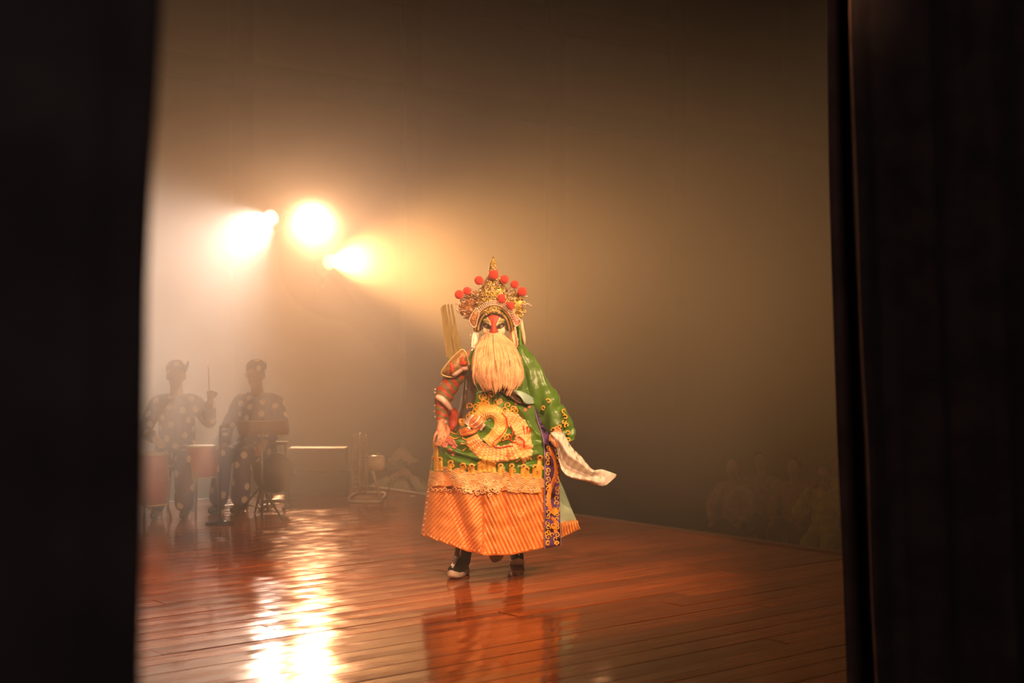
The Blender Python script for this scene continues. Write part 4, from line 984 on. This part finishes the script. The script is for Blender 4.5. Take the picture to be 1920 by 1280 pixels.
def stool(loc, label, m, h=0.42, group=None):
    r = empty('stool', loc, label, 'stool', group); x, y, z = loc
    mb = MB(); mb.lathe([(.15, h-.03), (.17, h-.02), (.17, h-.005), (.15, h)], loc, (0, 0, 1), 24); mb.build('seat', m, r)
    for k in range(4):
        a = math.pi/4+k*math.pi/2; mb = MB(); mb.tube([(x+.11*math.cos(a), y+.11*math.sin(a), z+h-.03), (x+.16*math.cos(a), y+.16*math.sin(a), z)], .012, 8); mb.build('leg', m, r)
WD = mat('dark_stool_wood', (0.10, 0.05, 0.025), 0.5)
# seated musician with glasses
c1 = at(482, 640, 12.85); c1.z = 0
p1, W1, F1 = figure(c1, math.radians(-14), 'musician with glasses in a navy polka-dot costume seated behind the music stand', 'musicians in polka dots',
    arms={-1: ((-.27, -.06, .72), (-.15, -.36, .56)), 1: ((.28, -.08, .74), (.20, -.30, .60))}, legs={-1: ((-.13, -.42, .50), (-.17, -.44, .09)), 1: ((.06, -.42, .50), (.0, -.36, .09))},
    dotted=(NAVY, DOT, 3), hair='cap', vox=0.008, long_coat=True)
mb = MB()
for s in (-1, 1): mb.tube([F1((s*.034+.024*math.cos(a), -.098, .0+.019*math.sin(a))) for a in np.linspace(0, 2*math.pi, 16, endpoint=False)], .0032, 6, closed=True)
mb.tube([F1((-.01, -.100, .004)), F1((0, -.103, .007)), F1((.01, -.100, .004))], .003, 6)
for s in (-1, 1): mb.tube([F1((s*.058, -.098, .004)), F1((s*.078, -.04, .006)), F1((s*.08, .02, .0))], .003, 6)
mb.build('glasses', mat('bright_metal', (0.8, 0.8, 0.8), 0.2, 0.9), p1)
stool(c1+Vector((0, .03, 0)), 'wooden stool under the musician with glasses', WD, .40)
# drummer
c2 = at(331, 640, 12.5); c2.z = 0
p2, W2, F2 = figure(c2, math.radians(6), 'drummer in a navy polka-dot costume raising a drumstick at the far left', 'musicians in polka dots',
    arms={-1: ((-.27, -.08, .72), (-.12, -.34, .66)), 1: ((.29, -.06, .80), (.315, -.22, 1.00))}, dotted=(NAVY, DOT, 11), hair='cap', vox=0.008, long_coat=True)
stool(c2+Vector((0, .03, 0)), 'wooden stool under the drummer', WD, .40)
st_o = empty('drumstick', W2((.315, -.25, 1.06)), 'thin drumstick held upright in the drummer\'s raised hand', 'drumstick')
mb = MB(); mb.tube([W2((.315, -.285, 1.04)), W2((.305, -.27, 1.28))], [.008, .005], 8); mb.build('shaft', mat('stick_wood', (.6, .4, .2), .5), st_o)
mb = MB(); mb.ball(W2((.305, -.27, 1.285)), .011, 8, 6); mb.build('tip', mat('stick_tip', (.85, .7, .5), .4), st_o)

# ------------------------------------------------------------------ instruments and stands
RED_L = mat('red_drum_lacquer', (0.50, 0.06, 0.03), 0.35, var=0.15); HIDE = mat('drum_hide', (0.72, 0.56, 0.38), 0.6); STEEL = mat('stand_steel', (0.25, 0.22, 0.2), 0.35, 0.8); BKM = mat('black_stand_metal', (0.02, 0.017, 0.015), 0.4, 0.3)
def drum(c, r, h, z0, label, leg_r):
    c = Vector((c.x, c.y, 0)); o = empty('drum', c, label, 'drum', 'red drums')
    mb = MB(); mb.lathe([(r*.92, z0), (r*1.0, z0+h*.2), (r*1.06, z0+h*.5), (r*1.0, z0+h*.8), (r*.93, z0+h)], c, (0, 0, 1), 32); mb.build('shell', RED_L, o)
    for z in (z0-.006, z0+h-.004):
        mb = MB(); mb.lathe([(r*.95, z), (r*.97, z+.004), (r*.95, z+.012), (r*.6, z+.014), (.001, z+.015)], c, (0, 0, 1), 32); mb.build('drumhead', HIDE, o)
    for k in range(3):
        a = .5+k*2*math.pi/3; mb = MB(); mb.tube([c+Vector((r*.95*math.cos(a), r*.95*math.sin(a), z0+.06)), c+Vector((r*1.05*math.cos(a), r*1.05*math.sin(a), z0-.06)), c+Vector((leg_r*math.cos(a), leg_r*math.sin(a), .0))], .011, 8); mb.build('leg', STEEL, o)
    for k in range(8):
        a = k*math.pi/4; mb = MB(); mb.ball(c+Vector((r*1.06*math.cos(a), r*1.06*math.sin(a), z0+h*.5)), .012, 8, 6); mb.build('stud', mat('brass_stud', (.8, .5, .2), .25, .9), o)
drum(at(376, 640, 12.2), .135, .26, .34, 'red drum with pale head standing before the drummer', .17)
drum(at(281, 640, 11.9), .15, .42, .14, 'tall red drum half hidden by the left curtain', .18)
# music stand
mc = at(491, 640, 11.95); mc.z = 0; o = empty('music_stand', mc, 'black music stand with tilted desk before the musician with glasses', 'music stand')
mb = MB(); mb.tube([mc+Vector((0, 0, .02)), mc+Vector((0, 0, .765))], .011, 10); mb.build('pole', STEEL, o)
Rm = Matrix.Rotation(math.radians(52), 3, 'X'); dc = mc+Vector((0, .02, .775))
mb = MB(); mb.box(dc, (.42, .012, .20), M=Rm@Matrix.Rotation(math.radians(0), 3, 'Z')); bevel(mb.build('desk', mat('brown_desk_metal', (.30, .13, .06), .45, .1), o, False), .004)
mb = MB(); mb.box(dc+Rm@Vector((0, .03, -.10)), (.42, .05, .008), M=Rm); mb.build('desk_lip', BKM, o, False)
mb = MB(); mb.box(mc+Vector((0, 0, .28)), (.04, .04, .05)); bevel(mb.build('hub', BKM, o, False), .006)
for px_, py_ in ((434, 976), (531, 978), (478, 962)):
    f = ground(px_, py_); f.z = .008; mb = MB(); mb.tube([mc+Vector((0, 0, .29)), f], .009, 8); mb.build('leg', BKM, o); mb = MB(); mb.tube([mc+Vector((0, 0, .10)), (mc+Vector((0, 0, .29))).lerp(f, .55)], .005, 6); mb.build('brace', STEEL, o)
pg = MB(); pg.box(dc+Rm@Vector((.01, .012, -.005)), (.36, .004, .17), M=Rm); tag(pg.build('sheet_music', mat('warm_paper', (.72, .55, .38), .8), None, False), 'open sheet of music lying on the tilted desk', 'paper')
# microphone stands
def mic_stand(c, h, label):
    c = Vector((c.x, c.y, 0)); o = empty('microphone_stand', c, label, 'microphone stand')
    mb = MB(); mb.lathe([(.12, 0), (.12, .012), (.03, .022), (.02, .05)], c, (0, 0, 1), 24); mb.build('base', BKM, o)
    mb = MB(); mb.tube([c+Vector((0, 0, .03)), c+Vector((0, 0, h))], .009, 8); mb.build('pole', BKM, o)
    mb = MB(); mb.tube([c+Vector((-.0, 0, h)), c+Vector((.05, -.03, h+.01))], [.011, .016], 10); mb.ball(c+Vector((.06, -.036, h+.012)), .022, 10, 8); mb.build('microphone', STEEL, o)
mic_stand(ground(413, 982), .80, 'thin black microphone stand between the two musicians')
mic_stand(ground(540, 938), .27, 'short microphone stand beside the hanging gong')
# gong in its frame
gc = at(514, 640, 12.75); gc.z = 0; o = empty('gong_stand', gc, 'square dark frame holding a large dull gong beside the music stand', 'gong')
for sx in (-1, 1):
    mb = MB(); mb.box(gc+Vector((sx*.105, 0, .30)), (.022, .03, .60)); bevel(mb.build('post', WD, o, False), .004)
    mb = MB(); mb.box(gc+Vector((sx*.105, 0, .015)), (.03, .26, .03)); bevel(mb.build('foot', WD, o, False), .004)
mb = MB(); mb.box(gc+Vector((0, 0, .59)), (.25, .035, .03)); bevel(mb.build('top_bar', WD, o, False), .004)
mb = MB(); mb.box(gc+Vector((0, 0, .07)), (.21, .025, .03)); bevel(mb.build('lower_bar', WD, o, False), .004)
mb = MB(); mb.lathe([(.18, -.02), (.185, 0), (.18, .012), (.06, .016), (.05, .03), (.001, .034)], gc+Vector((0, -.03, .33)), (0, -1, 0), 36); mb.build('gong', mat('dull_bronze', (.09, .055, .03), .45, .6), o)
for sx in (-1, 1): mb = MB(); mb.tube([gc+Vector((sx*.07, -.03, .50)), gc+Vector((sx*.07, -.01, .58))], .004, 6); mb.build('cord', HIDE, o)
# stacked equipment cases
CASE = mat('black_case_laminate', (.02, .015, .012), .5); EDGE = mat('case_edge_metal', (.07, .05, .04), .75, .3)
cc = at(597, 640, 13.95); cc.z = 0
for k, (w_, z0, lab) in enumerate(((.60, 0.0, 'lower black equipment case at the back edge of the stage'), (.56, .235, 'upper black equipment case stacked at the back edge of the stage'))):
    o = empty('equipment_case', (cc.x, cc.y, z0), lab, 'case', 'stacked equipment cases')
    mb = MB(); mb.box(cc+Vector((0, 0, z0+.115)), (w_, .22, .226)); bevel(mb.build('box', CASE, o, False), .006)
    for z in (z0+.012, z0+.218): 
        mb = MB(); mb.tube([cc+Vector((sx*w_/2, sy*.11, z)) for sx, sy in ((-1, -1), (1, -1), (1, 1), (-1, 1))], .006, 6, closed=True); mb.build('edge_rail', EDGE, o)
    for sx in (-1, 1): mb = MB(); mb.box(cc+Vector((sx*.16, -.114, z0+.205)), (.05, .012, .04)); bevel(mb.build('latch', EDGE, o, False), .003)
# floor fan blowing to the left
fc = at(675, 868, 13.5); axis = Vector((-1, -.10, 0)).normalized(); sidev = Vector((0, 0, 1)).cross(axis)
FB = mat('fan_grey_plastic', (.42, .33, .26), .45); fg = at(680, 640, 13.45); fg.z = 0
o = empty('floor_fan', fg, 'grey floor fan on a bent tube base seen from the side', 'fan')
def circ(r, d, n=40): return [fc+axis*d+(sidev*math.cos(a)+Vector((0, 0, 1))*math.sin(a))*r for a in np.linspace(0, 2*math.pi, n, endpoint=False)]
RF = .285
mb = MB(); mb.tube(circ(RF, 0), .007, 8, closed=True); mb.build('cage_rim', FB, o)
for nm, sg in (('front_cage', 1), ('rear_cage', -1)):
    mb = MB()
    for q in range(56):
        a = 2*math.pi*q/56; dr = sidev*math.cos(a)+Vector((0, 0, 1))*math.sin(a)
        mb.tube([fc+dr*RF, fc+dr*RF*.96+axis*sg*.055, fc+dr*RF*.8+axis*sg*.075, fc+dr*.07+axis*sg*.08], .0022, 4, caps=False)
    mb.tube(circ(.07, sg*.08, 24), .004, 6, closed=True); mb.tube(circ(.2, sg*.077, 30), .003, 6, closed=True); mb.tube(circ(RF*.96, sg*.055, 40), .003, 6, closed=True)
    g = mb.build(nm, FB, o); mb = MB(); mb.lathe([(.07, -.004), (.07, .006), (.001, .01)], fc+axis*sg*.08, axis*sg, 24); mb.build('cage_badge', FB, g)
for k in range(3):
    a0 = k*2*math.pi/3; vs = []
    for i in range(7):
        for j in range(5):
            r = .05+.205*i/6; a = a0+(j/4-.5)*(.9+.2*math.sin(i)); vs.append(fc+(sidev*math.cos(a)+Vector((0, 0, 1))*math.sin(a))*r+axis*(.045*(j/4-.5)))
    f2 = [(i*5+j, i*5+j+1, i*5+j+6, i*5+j+5) for i in range(6) for j in range(4)]; bl = MB().add(vs, f2).build('blade', mat('fan_blade_plastic', (.3, .24, .2), .4), o); s_ = bl.modifiers.new('t', 'SOLIDIFY'); s_.thickness = .003
mb = MB(); mb.lathe([(.04, -.005), (.045, .02), (.001, .03)], fc, axis, 20); mb.build('blade_hub', FB, o)
mb = MB(); mb.lathe([(.055, .07), (.072, .08), (.074, .2), (.068, .225), (.04, .24), (.001, .242)], fc, -axis, 28); mb.build('motor_housing', mat('fan_motor_cream', (.55, .40, .27), .35), o)
mb = MB(); mb.tube([fc-axis*.17+Vector((0, 0, .07)), fc-axis*.17+Vector((0, 0, .095))], .009, 8); mb.build('oscillation_knob', FB, o)
base_l = [ground(656, 941), ground(709, 943), ground(716, 938), ground(722, 928), ground(690, 926), ground(668, 927)]
for q in base_l: q.z = .014
mb = MB(); mb.tube([Vector(q) for q in spline([tuple(q) for q in base_l], 48, closed=True)], .013, 8, closed=True); mb.build('base_tube', FB, o)
mb = MB(); mb.tube([fc-axis*.11-Vector((0, 0, .06)), fc-axis*.13-Vector((0, 0, .12)), ground(714, 938)+Vector((0, 0, .02))], [.016, .018, .014], 10); mb.build('support_arm', FB, o)
q = spline([tuple(fc-axis*.235-Vector((0, 0, .03))), tuple(fc-axis*.29-Vector((0, 0, .14))), tuple(fc-axis*.27-Vector((0, 0, .27))), tuple(ground(726, 932)+Vector((0, 0, .006)))], 24); mb = MB(); mb.tube([Vector(p) for p in q], .004, 6); mb.build('power_cord', BKM, o)
sp_ = MB(); sp_.box(ground(773, 930)+Vector((0, 0, .004)), (.045, .03, .003), .5); tag(sp_.build('paper_scrap', mat('scrap_paper', (.8, .7, .6), .8), None, False), 'tiny pale scrap of paper near the stage edge by the photographer', 'paper')

# ------------------------------------------------------------------ audience below the stage edge
def chair(loc, yaw, label):
    M = Matrix.Translation(loc)@Matrix.Rotation(yaw, 4, 'Z'); o = empty('chair', loc, label, 'chair', 'audience chairs', 0)
    m = mat('dark_chair_plastic', (.035, .02, .016), .5); W = lambda *p: M@Vector(p); R = M.to_3x3()
    mb = MB(); mb.box(W(0, 0, .42), (.42, .42, .035), M=R); bevel(mb.build('seat', m, o, False), .01)
    mb = MB(); mb.box(W(0, .22, .68), (.42, .03, .34), M=R@Matrix.Rotation(math.radians(-8), 3, 'X')); bevel(mb.build('backrest', m, o, False), .01)
    for sx in (-1, 1):
        for sy in (-1, 1): mb = MB(); mb.tube([W(sx*.18, sy*.18, .41), W(sx*.2, sy*.21, 0)], .013, 8); mb.build('leg', BKM, o)
def seat_person(px_, py_head, yaw, label, col, hair='hair', arms=None, group='audience', tcol=(.04, .035, .04), Yd=None, vox=.012, clabel='', stand=False):
    Yd = Yd or (CAMZ+STAGE_H-1.23)/((py_head-640)/FPX); b = at(px_, 640, Yd); b.z = -STAGE_H+(0.2 if stand else 0)
    r = figure(b, yaw, label, group, arms=arms, legs={s: ((s*.11, -.22, .20), (s*.12, -.06, -.11)) for s in (-1, 1)} if stand else None, cloth=mat('cloth_%d' % px_, col, .85, var=.3, scale=14), trousers=mat('trouser_%d' % px_, tcol, .85), hair=hair, vox=vox)
    if not stand: chair(b, yaw, 'dark chair under the '+clabel)
    return r, b
up_arms = {-1: ((-.27, -.22, .80), (-.08, -.25, 1.12)), 1: ((.27, -.22, .80), (.08, -.25, 1.12))}
(r3, W3, F3), b3 = seat_person(756, 872, math.radians(-2), 'photographer in a sunhat aiming a camera from below the stage edge', (.42, .36, .22), 'sunhat',
    {-1: ((-.34, -.26, .90), (-.08, -.22, 1.06)), 1: ((.26, -.24, .88), (.09, -.22, 1.08))}, Yd=15.35, vox=.009, stand=True)
kc = F3((0, -.17, -.02)); o = empty('camera_in_hand', kc, 'black camera held to the photographer\'s face', 'camera')
mb = MB(); mb.box(kc, (.14, .06, .095)); bevel(mb.build('camera_body', BKM, o, False), .008)
mb = MB(); mb.lathe([(.036, 0), (.036, .07), (.030, .075), (.001, .07)], kc+Vector((0, -.03, -.005)), (0, -1, 0), 24); mb.build('lens_barrel', BKM, o)
mb = MB(); mb.box(kc+Vector((0, 0, .058)), (.05, .045, .03)); bevel(mb.build('viewfinder', BKM, o, False), .006)
seat_person(1376, 872, math.radians(-24), 'spectator in a pale pink top, leftmost of the row below the stage', (.66, .38, .28), clabel='spectator in the pale pink top')
seat_person(1428, 868, math.radians(-26), 'spectator in a patterned brown top beside the pale pink top', (.50, .36, .25), Yd=17.8, clabel='spectator in the patterned brown top')
seat_person(1490, 882, math.radians(-28), 'spectator in an orange brown shirt beside the one with raised arms', (.56, .27, .12), Yd=16.9, clabel='spectator in the orange brown shirt')
(r4, W4, F4), b4 = seat_person(1546, 886, math.radians(-24), 'spectator in a yellow green dress holding a phone up', (.66, .58, .10), 'hair', up_arms, tcol=(.62, .54, .10), clabel='spectator in the yellow green dress')
ph = W4((0, -.30, 1.20)); o = empty('phone', ph, 'dark phone lifted in both hands of the yellow green spectator', 'phone')
mb = MB(); mb.box(ph, (.15, .009, .075), math.radians(-24)); bevel(mb.build('phone_case', BKM, o, False), .003)
mb = MB(); mb.box(ph+Vector((0, .0, 0))+Matrix.Rotation(math.radians(-24), 3, 'Z')@Vector((.05, -.006, .02)), (.018, .004, .018), math.radians(-24)); mb.build('phone_camera', STEEL, o, False)
seat_person(1578, 866, math.radians(-24), 'spectator in a yellow top half hidden by the right curtain', (.66, .52, .14), clabel='spectator in the yellow top')
